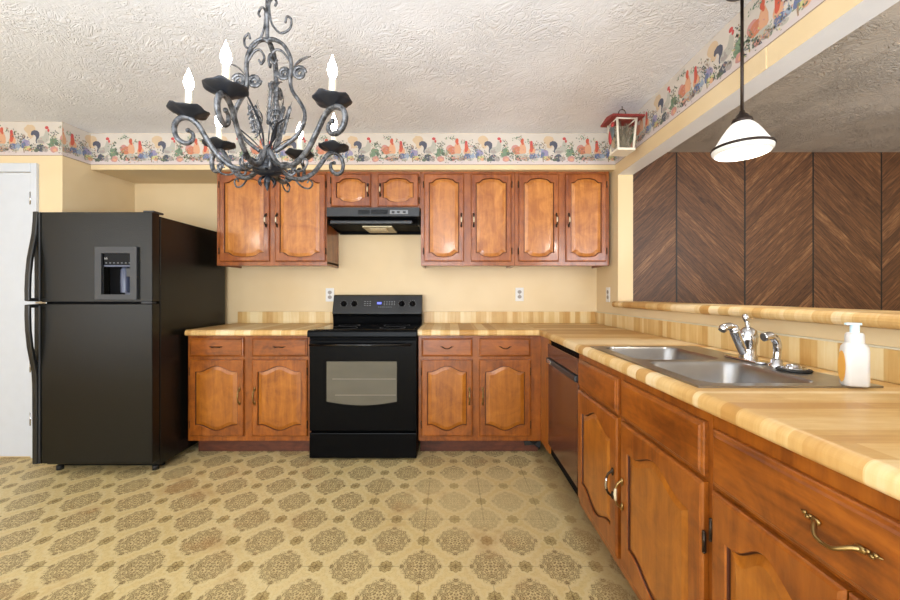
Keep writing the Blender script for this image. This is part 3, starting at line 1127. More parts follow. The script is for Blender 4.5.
# wide drawer cabinet nearest the camera
nc = run_thing('drawer_base_cabinet', 'wide drawer base cabinet in the right foreground with curly brass pull', 'cabinet', 0.965)
Wn = 0.965 - 0.29
MB().box(0.0, Wn, 0.0, 0.57, 0.115, 0.878).build('body', WOOD_FRAME, nc, bevel=0.0015)
MB().box(0.0, Wn, 0.11, 0.13, 0.0, 0.115).build('toe_kick', WOOD_TOE, nc)
d = make_drawer(0.646, 0.136, nc, (0.338, -0.001, 0.777))
pull_bail(d, (-0.008, -0.019, 0.002), 0.074, BRASS, sag=0.012, out=0.024, r=0.0034, leaf=1.0)
for k in range(2):
    a = 0.015 + k * 0.325
    d = make_door(0.321, 0.538, 'base', WOOD_FRAME, WOOD_PANEL, nc, (a + 0.1605, -0.001, 0.427), mx=0.05, top=0.05, bot=0.045, hump=0.05)
    hs = 1 if k == 0 else -1
    pull_vertical(d, (hs * 0.135, -0.019, 0.03), 0.125, BRASS, BRASS)
    hinge_at(d, (-hs * 0.1635, -0.012, 0.17))


# ------------------------------------------------------------------ wall cabinets
UY = 3.05


def wall_cab(x0, x1, z0, doors, label, zd0, zd1, mx=0.037, hump=0.034, hl=0.105):
    cx = (x0 + x1) / 2
    t = thing('wall_cabinet', label, 'wall cabinet', (cx, UY, z0))
    b = MB()
    b.box(x0 - cx, x1 - cx, 0.0, 0.02, 0.0, ZS - z0)
    b.box(x0 - cx, x0 - cx + 0.018, 0.02, YB - UY, 0.0, ZS - z0)
    b.box(x1 - cx - 0.018, x1 - cx, 0.02, YB - UY, 0.0, ZS - z0)
    b.box(x0 - cx, x1 - cx, 0.02, YB - UY, 0.016, 0.034)
    b.box(x0 - cx, x1 - cx, 0.02, YB - UY, ZS - z0 - 0.02, ZS - z0)
    b.build('body', WOOD_FRAME_UP, t, bevel=0.0012)
    for (a, c, hs) in doors:
        w = c - a
        d = make_door(w, zd1 - zd0, 'upper', WOOD_FRAME_UP, WOOD_PANEL_UP, t, ((a + c) / 2 - cx, -0.001, (zd0 + zd1) / 2 - z0), mx=mx, top=0.032, bot=0.032, hump=hump)
        pz = -0.02 if zd1 - zd0 > 0.4 else 0.0
        pull_vertical(d, (hs * (w / 2 - 0.021), -0.019, pz), hl, HINGE, PORCELAIN)
        for zz in ((-0.26, 0.26) if zd1 - zd0 > 0.4 else (-0.08, 0.08)):
            hinge_at(d, (-hs * (w / 2 + 0.004), -0.009, zz), HINGE, 0.045)
    MB().box(x0 - cx + 0.002, x1 - cx - 0.002, -0.006, 0.0, ZS - z0 - 0.012, ZS - z0).build('top_moulding', WOOD_FRAME_UP, t, bevel=0.002)
    return t


wall_cab(-1.827, -0.967, 1.398, [(-1.800, -1.411, 1), (-1.367, -0.974, -1)], 'tall two-door wall cabinet left of the range hood above the counter', 1.428, 2.112)
wall_cab(-0.965, -0.230, 1.845, [(-0.9275, -0.618, 1), (-0.564, -0.2455, -1)], 'short two-door wall cabinet directly above the black range hood', 1.857, 2.112, mx=0.038, hump=0.034, hl=0.10)
wall_cab(-0.228, 0.507, 1.398, [(-0.2026, 0.109, 1), (0.1637, 0.4794, -1)], 'tall two-door wall cabinet immediately right of the range hood', 1.428, 2.112)
wall_cab(0.509, 1.247, 1.398, [(0.5378, 0.8496, 1), (0.904, 1.221, -1)], 'tall two-door wall cabinet at the right end beside the pass-through opening', 1.428, 2.112)


# ------------------------------------------------------------------ countertops
ZT = 0.922
CT = 0.041


def nose(y0, y1):
    """no-drip edge profile in (depth, height); the flat top runs on to y1"""
    pts = [(y0 + 0.012, ZT - CT)]
    for k in range(7):
        a = -pi / 2 - k * pi / 12
        pts.append((y0 + 0.012 + 0.012 * cos(a), ZT - CT + 0.012 + 0.012 * sin(a)))
    for k in range(9):
        a = pi - k * pi / 16
        pts.append((y0 + 0.022 + 0.022 * cos(a), ZT - 0.020 + 0.021 * sin(a)))
    pts += [(y0 + 0.05, ZT), (y1, ZT), (y1, ZT - CT)]
    return pts


lc = thing('countertop', 'butcher block countertop left of the range next to the refrigerator', 'countertop', (0, 0, 0))
m = MB().prism(nose(2.735, YB), 0.866, 'x', -1.866)
m.build('worktop', BUTCHER_X, lc)
MB().box(-1.835, -1.000, YB - 0.02, YB, ZT, 1.022).build('backsplash', SPLASH_X, lc, bevel=0.003)

rc = thing('countertop', 'L-shaped butcher block countertop from the range round to the sink', 'countertop', (0, 0, 0))
m = MB().prism(nose(2.735, YB), 0.629 + 0.227, 'x', -0.227)
m.build('worktop', BUTCHER_X, rc)
m = MB()
npf = [(x, z) for x, z in nose(0.63, 0.70)]
m.prism(npf, 2.735 - 0.28, 'y', 0.28)
m.box(0.63, 0.70, 2.735, YB, ZT - CT, ZT)
m.box(0.70, XR, 1.83, YB, ZT - CT, ZT)
m.box(0.70, XR, 0.28, 1.065, ZT - CT, ZT)
m.box(1.15, XR, 1.065, 1.83, ZT - CT, ZT)
m.build('worktop', BUTCHER_Y, rc)
MB().box(-0.227, XR - 0.02, YB - 0.02, YB, ZT, 1.022).build('backsplash', SPLASH_X, rc, bevel=0.003)
MB().box(XR - 0.02, XR, 0.28, YB, ZT, 1.018).build('backsplash', SPLASH_Y, rc, bevel=0.003)
MB().box(XR - 0.021, XR, 0.28, YB - 0.021, 1.018, 1.023).build('caulk_line', JAMB_PAINT, rc, label='white caulk line along the top of the side splash')

# pass-through ledge
pl = MB()
prof = [(1.232, 1.076)]
for k in range(9):
    a = -pi / 2 - k * pi / 8
    prof.append((1.246 + 0.022 * cos(a) * 0.9, 1.098 + 0.022 * sin(a)))
prof += [(1.246, 1.120), (1.47, 1.120), (1.47, 1.076)]
pl.prism(prof[1:], 2.949 + 0.34, "y", -0.34)
lg = pl.build('pass_through_ledge', BUTCHER_Y)
tag(lg, 'long butcher block ledge along the bottom of the pass-through opening', 'ledge')

# ------------------------------------------------------------------ lettering helper
def letters(text, size, mat, parent, name, loc, rot, depth=0.0004):
    cu = bpy.data.curves.new(name, 'FONT')
    cu.body = text
    cu.size = size
    cu.extrude = depth
    cu.align_x = 'CENTER'
    tmp = bpy.data.objects.new(name, cu)
    COL.objects.link(tmp)
    dg = bpy.context.evaluated_depsgraph_get()
    me = bpy.data.meshes.new_from_object(tmp.evaluated_get(dg))
    bpy.data.objects.remove(tmp)
    me.materials.clear()
    me.materials.append(mat)
    o = bpy.data.objects.new(name, me)
    COL.objects.link(o)
    o.location = loc
    o.rotation_euler = rot
    o.parent = parent
    return o


# ------------------------------------------------------------------ refrigerator
FXL, FXR = -2.675, -1.915
fr = thing('refrigerator', 'tall black top-freezer refrigerator with a water dispenser in its upper door', 'refrigerator', ((FXL + FXR) / 2, 2.50, 0))
hw = (FXR - FXL) / 2
MB().box(-hw + 0.004, hw - 0.002, 0.075, 0.82, 0.045, 1.688).build('case', FRIDGE_BLACK, fr, bevel=0.006, seg=3)
# freezer door, with a hole for the dispenser built from four slabs behind a frame
dx0, dx1 = -2.270 + 2.295, -2.002 + 2.295
dz0, dz1 = 1.140, 1.477
ix0, ix1, iz0, iz1 = dx0 + 0.042, dx1 - 0.042, 1.172, 1.436


def frect(x0, x1, z0, z1):
    return [(x0, z0), (x1, z0), (x1, z1), (x0, z1)]


def slab_hole(outer, inner, y0, y1, depth_back):
    """slab y0..y1 with a rectangular pocket of the given depth"""
    m = MB()
    x0, x1, z0, z1 = outer
    a0, a1, b0, b1 = inner
    vs = []
    for (P, y) in ((frect(x0, x1, z0, z1), y1), (frect(x0, x1, z0, z1), y0), (frect(a0, a1, b0, b1), y0), (frect(a0, a1, b0, b1), depth_back)):
        vs += [(p[0], y, p[1]) for p in P]
    fs = [(0, 1, 2, 3)]
    for r in range(3):
        for k in range(4):
            l = (k + 1) % 4
            fs.append((r * 4 + k, r * 4 + l, (r + 1) * 4 + l, (r + 1) * 4 + k))
    fs.append((12, 13, 14, 15))
    return m.add(vs, fs)


fd = slab_hole((-hw, hw, 1.126, 1.702), (ix0, ix1, iz0, iz1), 0.0, 0.066, 0.055).build('freezer_door', FRIDGE_BLACK, fr, bevel=0.005, seg=3)
rd = MB().box(-hw, hw, 0.0, 0.066, 0.083, 1.112).build('refrigerator_door', FRIDGE_BLACK, fr, bevel=0.006, seg=3)
MB().box(-hw + 0.02, hw - 0.02, 0.03, 0.075, 1.111, 1.127).build('door_gasket', VERY_DARK, fr)
MB().box(-hw + 0.03, hw - 0.03, 0.14, 0.16, 0.012, 0.080).build('base_grille', VERY_DARK, fr)
for x in (-hw + 0.06, hw - 0.06):
    MB().lathe([(0.001, 0.0), (0.02, 0.0), (0.02, 0.03), (0.001, 0.03)], (x, 0.11, 0.0), 14).build('foot', RUBBER, fr)
MB().box(hw - 0.075, hw - 0.004, 0.02, 0.11, 1.703, 1.716).build('hinge_cover', FRIDGE_TRIM, fr, bevel=0.004)
MB().box(hw - 0.07, hw - 0.002, 0.0, 0.04, 1.113, 1.125).build('middle_hinge', FRIDGE_TRIM, fr, bevel=0.002)
MB().box(-hw + 0.012, -hw + 0.085, -0.004, 0.03, 1.114, 1.123).build('middle_trim', CHROME, fr, bevel=0.001)
# dispenser
m = MB()
m.prism([(dx0, dz0), (dx1, dz0), (dx1, iz0), (dx0, iz0)], 0.016, 'y', -0.016)
m.prism([(dx0, iz1), (dx1, iz1), (dx1, dz1), (dx0, dz1)], 0.016, 'y', -0.016)
m.prism([(dx0, iz0), (ix0, iz0), (ix0, iz1), (dx0, iz1)], 0.016, 'y', -0.016)
m.prism([(ix1, iz0), (dx1, iz0), (dx1, iz1), (ix1, iz1)], 0.016, 'y', -0.016)
df = m.build('dispenser_frame', FRIDGE_TRIM, fd)
MB().box(ix0, ix1, -0.004, 0.02, 1.362, iz1).build('dispenser_display', BLACK_SATIN, fd, bevel=0.001)
letters('LG', 0.016, MARK_WHITE, fd, 'logo', (ix0 + 0.022, -0.0055, 1.398), (pi / 2, 0, 0))
m = MB()
for k in range(7):
    m.box(ix0 + 0.018 + k * 0.025, ix0 + 0.028 + k * 0.025, -0.0055, -0.004, 1.372, 1.377)
m.build('dispenser_buttons', MARK_GREY, fd)
MB().box(ix0 + 0.004, ix1 - 0.004, 0.0, 0.035, 1.350, 1.362).build('dispenser_ledge', BLUEGREY, fd, bevel=0.002)
m = MB()
m.box(ix0 + 0.004, ix0 + 0.10, 0.045, 0.054, iz0, 1.35)
m.build('dispenser_recess', VERY_DARK, fd)
m = MB().lathe([(0.024, 1.185), (0.026, 1.25), (0.024, 1.33), (0.015, 1.35)], ((ix0 + ix1) / 2 + 0.02, 0.035, 0), 18)
m.build('dispenser_paddle', BLUEGREY, fd)
MB().box(ix1 - 0.06, ix1 - 0.012, 0.02, 0.05, 1.285, 1.345).build('dispenser_chute', FRIDGE_TRIM, fd, bevel=0.004)
MB().box(ix0 + 0.1, ix1 - 0.002, 0.047, 0.054, iz0, 1.35).build('dispenser_back', BLUEGREY, fd)


# handles: bowed grips in the depth/height plane
def fridge_handle(outer, inner, parent):
    m = MB()
    n = len(outer)
    poly = outer + inner[::-1]
    # build as quads between the outer and inner curve so the bow stays a strip
    vs = []
    for x in (-hw + 0.004, -hw + 0.036):
        vs += [(x, p[0], p[1]) for p in outer] + [(x, p[0], p[1]) for p in inner]
    fs = []
    K = 2 * n
    for i in range(n - 1):
        fs += [(i, i + 1, n + i + 1, n + i), (K + i, K + n + i, K + n + i + 1, K + i + 1), (i, K + i, K + i + 1, i + 1), (n + i, n + i + 1, K + n + i + 1, K + n + i)]
    fs += [(0, n, K + n, K), (n - 1, K + n - 1, K + 2 * n - 1, 2 * n - 1)]
    m.add(vs, fs, 0, False)
    return m.build('handle', FRIDGE_HANDLE, parent, bevel=0.006, seg=3)


o1 = [(-0.013, 1.704), (-0.016, 1.64), (-0.022, 1.56), (-0.036, 1.48), (-0.050, 1.40), (-0.059, 1.30), (-0.063, 1.20), (-0.062, 1.130)]
i1 = [(0.0, 1.704), (0.0, 1.64), (0.0, 1.56), (-0.015, 1.47), (-0.031, 1.39), (-0.041, 1.30), (-0.044, 1.20), (-0.044, 1.130)]
fridge_handle(o1, i1, fd)
MB().box(-hw + 0.004, -hw + 0.036, -0.050, 0.0, 1.128, 1.150).build('handle_foot', FRIDGE_HANDLE, fd, bevel=0.006)
MB().box(-hw + 0.036, -hw + 0.046, -0.008, 0.0, 1.13, 1.70).build('handle_strip', FRIDGE_TRIM, fd, bevel=0.003)
o2 = [(-0.062, 1.108), (-0.063, 1.04), (-0.059, 0.94), (-0.049, 0.84), (-0.036, 0.76), (-0.022, 0.68), (-0.018, 0.60), (-0.016, 0.30), (-0.016, 0.086)]
i2 = [(-0.044, 1.108), (-0.044, 1.04), (-0.041, 0.94), (-0.030, 0.84), (-0.013, 0.755), (0.0, 0.68), (0.0, 0.60), (0.0, 0.30), (0.0, 0.086)]
fridge_handle(o2, i2, rd)
MB().box(-hw + 0.004, -hw + 0.036, -0.050, 0.0, 1.088, 1.110).build('handle_foot', FRIDGE_HANDLE, rd, bevel=0.006)
MB().box(-hw + 0.036, -hw + 0.046, -0.008, 0.0, 0.086, 1.10).build('handle_strip', FRIDGE_TRIM, rd, bevel=0.003)


# ------------------------------------------------------------------ range
RX0, RX1 = -0.995, -0.231
RC = (RX0 + RX1) / 2
rg_ = thing('electric_range', 'black freestanding electric range with a glass top and windowed oven door', 'range', (RC, 2.738, 0))
w = (RX1 - RX0) / 2
MB().box(-w + 0.003, w - 0.003, 0.045, 0.60, 0.012, 0.872).build('body', BLACK_SATIN, rg_, bevel=0.002)
ct = MB().prism([(-0.034, 0.878), (-0.030, 0.912), (-0.018, 0.921), (0.53, 0.925), (0.53, 0.874), (-0.02, 0.872)], 2 * w, 'x', -w).build('cooktop_frame', BLACK_SATIN, rg_, bevel=0.003)
MB().box(-w + 0.03, w - 0.03, 0.01, 0.50, 0.9242, 0.9262).build('glass_top', BLACK_GLASS, rg_)
for (bx, by, r) in ((-0.19, 0.13, 0.115), (0.19, 0.13, 0.09), (-0.19, 0.37, 0.08), (0.19, 0.37, 0.10)):
    MB().lathe([(r, 0.9264), (r + 0.004, 0.9266), (r + 0.004, 0.9264)], (bx, by, 0), 40).build('burner_ring', MARK_GREY, rg_)
# oven door with window
od = MB()
wx0, wx1 = -0.868 - RC, -0.374 - RC
wz0, wz1 = 0.418, 0.700
od.box(-w + 0.004, w - 0.004, 0.0, 0.045, 0.210, 0.850)
od = od.build('oven_door', BLACK_SATIN, rg_, bevel=0.005, seg=3)
pts = [(wx1, wz1), (wx0, wz1)]
for k in range(13):
    u = k / 12
    pts.append((wx0 + (wx1 - wx0) * u, wz0 - 0.026 * sin(pi * u)))
MB().prism(pts, 0.002, 'y', -0.002).build('oven_window', OVEN_GLASS, od)
m = MB()
for z, a, b in ((0.575, 0.04, 0.008), (0.462, 0.06, 0.008)):
    m.box(wx0 + a, wx1 - b, -0.0026, -0.002, z, z + 0.004)
m.build('rack_line', OVEN_RACK, od)
hb = MB()
hb.tube([(-0.972 - RC, -0.05, 0.822), (-0.251 - RC - 0.02, -0.05, 0.822)], 0.011, 12, flat=0.8)
for x in (-0.945 - RC, -0.30 - RC):
    hb.box(x - 0.012, x + 0.012, -0.046, 0.001, 0.814, 0.830)
hb.build('handle', BLACK_GLOSS, od)
MB().box(-w + 0.004, w - 0.004, 0.004, 0.045, 0.852, 0.871).build('vent_strip', VERY_DARK, rg_)
MB().box(-w + 0.004, w - 0.004, 0.0, 0.045, 0.018, 0.196).build('storage_drawer', BLACK_SATIN, rg_, bevel=0.006, seg=3)
for x in (-w + 0.05, w - 0.05):
    for y in (0.09, 0.55):
        MB().lathe([(0.001, 0.0), (0.016, 0.0), (0.016, 0.014), (0.001, 0.014)], (x, y, 0), 10).build('foot', RUBBER, rg_)
# backguard
gx0, gx1 = -0.982 - RC, -0.234 - RC
MB().prism([(0.525, 0.924), (0.515, 0.985), (0.505, 1.004), (0.60, 1.004), (0.60, 0.924)], gx1 - gx0 - 0.004, 'x', gx0 + 0.002).build('backguard_riser', BLACK_SATIN, rg_, bevel=0.002)
bg = MB().prism([(0.500, 1.010), (0.548, 1.160), (0.560, 1.168), (0.600, 1.168), (0.600, 1.004), (0.51, 1.004)], gx1 - gx0, 'x', gx0).build('control_panel', BLACK_GLOSS, rg_, bevel=0.004)
tilt = math.atan2(0.048, 0.15)


def on_guard(x, z, lift=0.0):
    f = (z - 1.010) / 0.150
    return (x - RC, 0.500 + 0.048 * f - lift, z)


for kx in (-0.891, -0.803, -0.405, -0.3145):
    p = on_guard(kx, 1.093, 0.0)
    k = MB()
    k.lathe([(0.0235, 0.0), (0.0235, -0.004), (0.018, -0.006), (0.0165, -0.022), (0.0001, -0.023)], (0, 0, 0), 24, axis='y')
    k.box(-0.0035, 0.0035, -0.031, -0.020, -0.016, 0.016)
    kk = k.build('knob', [BLACK_SATIN], bg, p, (-tilt, 0, 0))
    tk = MB()
    for q in range(9):
        a = radians(-130 + q * 32)
        tk.box(0.030 * sin(a) - 0.0018, 0.030 * sin(a) + 0.0018, -0.0015, -0.0005, 0.030 * cos(a) - 0.0018, 0.030 * cos(a) + 0.0018)
    tk.build('dial_marks', MARK_GREY, kk)
MB().box(-0.018, 0.018, -0.0012, 0.0, -0.009, 0.009).build('clock_display', DISPLAY, bg, on_guard(-0.594, 1.098), (-tilt, 0, 0))
m = MB()
for i in range(3):
    for j in range(3):
        m.box(-0.72 + i * 0.022 + 0.594, -0.708 + i * 0.022 + 0.594, -0.0012, 0, 0.012 - j * 0.017, 0.017 - j * 0.017)
for i in range(5):
    for j in range(3):
        m.box(-0.555 + i * 0.021 + 0.594, -0.546 + i * 0.021 + 0.594, -0.0012, 0, 0.012 - j * 0.014, 0.017 - j * 0.014)
for i in range(7):
    m.box(-0.60 + i * 0.017 + 0.594, -0.592 + i * 0.017 + 0.594, -0.0012, 0, -0.036, -0.031)
m.build('keypad_marks', MARK_GREY, bg, on_guard(-0.594, 1.098), (-tilt, 0, 0))

# ------------------------------------------------------------------ range hood
HX0, HX1 = -0.952, -0.236
HC = (HX0 + HX1) / 2
hd = thing('range_hood', 'black range hood mounted under the short wall cabinet', 'range hood', (HC, 3.0, 1.688))
hw_ = (HX1 - HX0) / 2
h = MB()
h.box(-hw_, hw_, 0.0, 0.375, 0.085, 0.156)
h.build('body', HOOD_BLACK, hd, bevel=0.003)
sk = MB()
# side skirts and the canopy shell around the open underside
sk.prism([(0.02, 0.072), (0.04, 0.028), (0.375, 0.0), (0.375, 0.072)], 0.006, 'x', -hw_ + 0.002)
sk.prism([(0.02, 0.072), (0.04, 0.028), (0.375, 0.0), (0.375, 0.072)], 0.006, 'x', hw_ - 0.008)
sk.box(-hw_ + 0.002, hw_ - 0.002, 0.365, 0.375, 0.0, 0.072)
sk.build('side_skirt', BLACK_SATIN, hd)
MB().box(-hw_ + 0.02, hw_ - 0.055, 0.012, 0.034, 0.030, 0.060).build('lower_lip', HOOD_BLACK, hd, bevel=0.009, seg=3)
MB().box(-hw_ + 0.01, hw_ - 0.02, 0.034, 0.36, 0.024, 0.030).build('underside_pan', VERY_DARK, hd)
fl_ = MB()
x0f = -0.69 - HC
fl_.prism([(x0f, 0.05), (x0f + 0.235, 0.05), (x0f + 0.235, 0.35), (x0f, 0.35)], 0.012, 'z', 0.011)
fl_.build('grease_filter', FILTER, hd, bevel=0.002)
MB().box(x0f + 0.05, x0f + 0.185, 0.09, 0.20, 0.003, 0.011).build('lamp_lens', LENS, hd, bevel=0.004)
MB().box(0.13, 0.27, -0.002, 0.0, 0.104, 0.134).build('switch_plate', HOOD_GREY, hd)
for x in (0.145, 0.185, 0.23):
    MB().box(x, x + 0.022, -0.006, -0.002, 0.110, 0.126).build('switch', HOOD_BLACK, hd, bevel=0.002)
for a, b in ((-0.115, -0.025), (-0.015, 0.115)):
    m = MB()
    for i in range(5):
        m.box(a, b, -0.0015, 0.0, 0.102 + i * 0.0075, 0.106 + i * 0.0075)
    m.build('vent_slots', VERY_DARK, hd)

# ------------------------------------------------------------------ wall outlets


def outlet(loc, rz, label):
    t = thing('wall_outlet', label, 'outlet', loc, rz, 'white duplex outlets above the counters')
    MB().box(-0.036, 0.036, -0.005, 0.0, -0.058, 0.058).build('face_plate', OUTLET, t, bevel=0.002)
    for s in (-1, 1):
        pts = ell(0, s * 0.021, 0.0175, 0.0155, 0, 18)
        MB().prism(pts, 0.002, 'y', -0.007).build('socket', OUTLET_HOLE, t)
    m = MB()
    m.lathe([(0.003, -0.0065), (0.0001, -0.007)], (0, 0, 0), 8, axis='y')
    m.build('screw', HINGE, t)


outlet(((330 - 450) / 115.1, YB, 1.168), 0, 'white wall outlet partly hidden behind the left end of the range control panel')
outlet(((519.5 - 450) / 115.1, YB, 1.172), 0, 'white wall outlet on the back wall below the tall cabinets right of the range')
outlet((XR, 3.13, 1.170), -pi / 2, 'white wall outlet on the side wall just beyond the end of the ledge')

# ------------------------------------------------------------------ sink
sk = thing('kitchen_sink', 'stainless steel double bowl sink set into the right-hand counter', 'sink', (0.917, 1.447, ZT))
SX, SY, SZ = 0.917, 1.447, ZT


def rrect(x0, x1, y0, y1, r, n=8):
    out = []
    for cx, cy, a0 in ((x1 - r, y1 - r, 0), (x0 + r, y1 - r, pi / 2), (x0 + r, y0 + r, pi), (x1 - r, y0 + r, 3 * pi / 2)):
        for k in range(n + 1):
            a = a0 + (pi / 2) * k / n
            out.append((cx + r * cos(a), cy + r * sin(a)))
    return out


rim = MB()
bowls = []
for (oy0, oy1, by0, by1) in ((1.045, 1.447, 1.080, 1.428), (1.447, 1.850, 1.466, 1.812)):
    outer = rrect(0.668, 1.165, oy0, oy1, 0.0005)
    top = rrect(0.708, 1.040, by0, by1, 0.055)
    n = len(top)
    if oy0 < 1.2:
        outer = rrect(0.668, 1.165, oy0, oy1, 0.0005)
    rings = [(outer, 0.0005), (outer, 0.006), (top, 0.0055), (rrect(0.712, 1.036, by0 + 0.004, by1 - 0.004, 0.053), 0.000)]
    vs = [(p[0] - SX, p[1] - SY, z) for P, z in rings for p in P]
    fs = []
    for r in range(3):
        for k in range(n):
            l = (k + 1) % n
            fs.append((r * n + k, r * n + l, (r + 1) * n + l, (r + 1) * n + k))
    rim.add(vs, fs, 0)
    bowls.append((by0, by1))
rim.build('rim', STEEL, sk)
for by0, by1 in bowls:
    rings = [(0.004, 0.0, 0.053), (0.009, -0.010, 0.05), (0.018, -0.10, 0.05), (0.030, -0.145, 0.05), (0.055, -0.165, 0.05), (0.10, -0.170, 0.03), (0.140, -0.172, 0.012)]
    vs, fs = [], []
    n = 36
    for d, z, r in rings:
        P = rrect(0.708 + d, 1.040 - d, by0 + d, by1 - d, r)
        n = len(P)
        vs += [(p[0] - SX, p[1] - SY, z) for p in P]
    for r in range(len(rings) - 1):
        for k in range(n):
            l = (k + 1) % n
            fs.append((r * n + k, r * n + l, (r + 1) * n + l, (r + 1) * n + k))
    fs.append(tuple((len(rings) - 1) * n + k for k in range(n)))
    b = MB().add(vs, fs, 0, True).build('bowl', STEEL, sk)
    MB().lathe([(0.044, -0.1700), (0.040, -0.168), (0.034, -0.172), (0.0001, -0.174)], (0.874 - SX, (by0 + by1) / 2 - SY, 0), 24).build('drain', CHROME, b)

# the counter opening walls (dark underside) are hidden by the bowls
ZR = ZT + 0.006
# faucet
fc = thing('kitchen_faucet', 'chrome single-lever faucet behind the steel sink', 'faucet', (1.105, 1.447, ZR))
MB().prism(rrect(-0.028, 0.028, -0.092, 0.10, 0.027, 6), 0.008, 'z', 0.0).build('base_plate', CHROME, fc, bevel=0.003)
MB().lathe([(0.029, 0.008), (0.029, 0.02), (0.026, 0.028), (0.026, 0.055), (0.030, 0.070), (0.031, 0.090), (0.026, 0.112), (0.014, 0.122), (0.0001, 0.126)], (0.004, 0, 0), 24).build('body', CHROME, fc)
m = MB()
m.tube(bez([(-0.006, 0, 0.022), (-0.022, -0.002, 0.050), (-0.040, -0.006, 0.085), (-0.056, -0.01, 0.116)], 5), [0.017] * 15 + [0.0165], 14)
m.ball((-0.056, -0.01, 0.116), 0.0168, n=14)
m.tube(bez([(-0.050, -0.010, 0.120), (-0.072, -0.012, 0.128), (-0.094, -0.014, 0.124), (-0.106, -0.016, 0.112)], 5), [0.013] * 5 + [0.0135] * 5 + [0.014, 0.015, 0.015, 0.0145, 0.013, 0.012], 12)
m.build('spout', CHROME, fc)
m = MB()
m.tube(bez([(0.004, 0, 0.118), (0.002, 0.004, 0.140), (0.0, 0.008, 0.160)], 4), [0.010, 0.009, 0.008, 0.007, 0.007, 0.0075, 0.009, 0.011, 0.0115], 10)
m.ball((0.0, 0.0085, 0.162), 0.0115, n=12)
m.build('lever', CHROME, fc)
# side sprayer
sp = thing('sink_sprayer', 'short chrome side sprayer between the faucet and the soap bottle', 'sprayer', (1.108, 1.320, ZR))
MB().lathe([(0.024, 0.0), (0.024, 0.006), (0.017, 0.012), (0.015, 0.026), (0.0001, 0.028)], (0, 0, 0), 20).build('collar', CHROME, sp)
m = MB()
m.tube(bez([(0, 0, 0.022), (0.003, 0, 0.055), (0.0, 0, 0.085), (-0.018, 0, 0.104), (-0.045, 0, 0.100)], 5), [0.011] * 6 + [0.0125] * 5 + [0.0135] * 5 + [0.0145] * 5, 12)
m.build('spray_head', CHROME, sp)
# strainer / stopper lying on the rim
st = thing('sink_stopper', 'round sink stopper with a black rubber rim lying on the sink deck', 'sink stopper', (1.105, 1.250, ZR))
MB().lathe([(0.0001, 0.0), (0.043, 0.0), (0.047, 0.004), (0.043, 0.008), (0.034, 0.009), (0.0001, 0.009)], (0, 0, 0), 32).build('rubber_rim', RUBBER, st)
MB().lathe([(0.034, 0.009), (0.031, 0.013), (0.020, 0.011), (0.018, 0.018), (0.013, 0.022), (0.0001, 0.023)], (0, 0, 0), 28).build('steel_cap', CHROME, st)

# soap bottle
sb = thing('soap_bottle', 'white foaming soap bottle with an orange label and pale blue pump', 'bottle', (1.090, 1.048, ZR), radians(-20))
sb.scale = (0.8, 0.8, 0.94)


def rings_body(levels, n=8):
    m = MB()
    vs, fs = [], []
    for hx, hy, r, z in levels:
        P = rrect(-hx, hx, -hy, hy, r, n)
        k_ = len(P)
        vs += [(p[0], p[1], z) for p in P]
    for r in range(len(levels) - 1):
        for k in range(k_):
            l = (k + 1) % k_
            fs.append((r * k_ + k, r * k_ + l, (r + 1) * k_ + l, (r + 1) * k_ + k))
    fs.append(tuple(range(k_))[::-1])
    fs.append(tuple((len(levels) - 1) * k_ + k for k in range(k_)))
    return m.add(vs, fs, 0, True)


bd = rings_body([(0.030, 0.020, 0.016, 0.0), (0.034, 0.025, 0.016, 0.004), (0.034, 0.025, 0.016, 0.100), (0.033, 0.024, 0.018, 0.112), (0.026, 0.022, 0.0205, 0.122), (0.0225, 0.0222, 0.0222, 0.124)])
bd.build('bottle_body', BOTTLE, sb)
MB().lathe([(0.024, 0.122), (0.0245, 0.126), (0.0240, 0.146), (0.020, 0.152), (0.0001, 0.153)], (0, 0, 0), 28).build('cap', BOTTLE, sb)
m = MB()
m.lathe([(0.012, 0.152), (0.0125, 0.170), (0.0115, 0.174), (0.0001, 0.175)], (0, 0, 0), 20)
m.prism(rrect(-0.026, 0.018, -0.010, 0.010, 0.008, 5), 0.006, 'z', 0.174)
m.build('pump', PUMP, sb)
m = MB()
# label wraps the flat left side of the bottle
pts = ell(0.0, 0.055, 0.021, 0.045, 0, 24)
m.add([(-0.0345, p[0], p[1]) for p in pts] + [(-0.0338, p[0], p[1]) for p in pts], [tuple(range(24))] + [(k, (k + 1) % 24, 24 + (k + 1) % 24, 24 + k) for k in range(24)])
m.build('label', LABEL_ORANGE, sb)

# ------------------------------------------------------------------ pendant lamp over the sink
pn = thing('pendant_lamp', 'pendant lamp with a white glass shade hanging over the sink', 'lamp', (1.184, 1.577, 1.752))
MB().tube([(0, 0, 0.14), (0, 0, ZC - 1.752 - 0.02)], 0.0062, 10).build('rod', ROD, pn)
MB().lathe([(0.06, ZC - 1.752 - 0.003), (0.058, ZC - 1.752 - 0.012), (0.03, ZC - 1.752 - 0.022), (0.008, ZC - 1.752 - 0.026)], (0, 0, 0), 24).build('ceiling_cup', ROD, pn)
MB().lathe([(0.0085, 0.165), (0.012, 0.155), (0.020, 0.148), (0.024, 0.138), (0.034, 0.132), (0.037, 0.120), (0.030, 0.112), (0.0001, 0.112)], (0, 0, 0), 24).build('cap', ROD, pn)
sh = MB()
sh.lathe([(0.030, 0.118), (0.040, 0.110), (0.054, 0.094), (0.070, 0.070), (0.086, 0.042), (0.099, 0.022)], (0, 0, 0), 40)
sh = sh.build('lamp_shade', SHADE, pn)
sh.visible_shadow = True
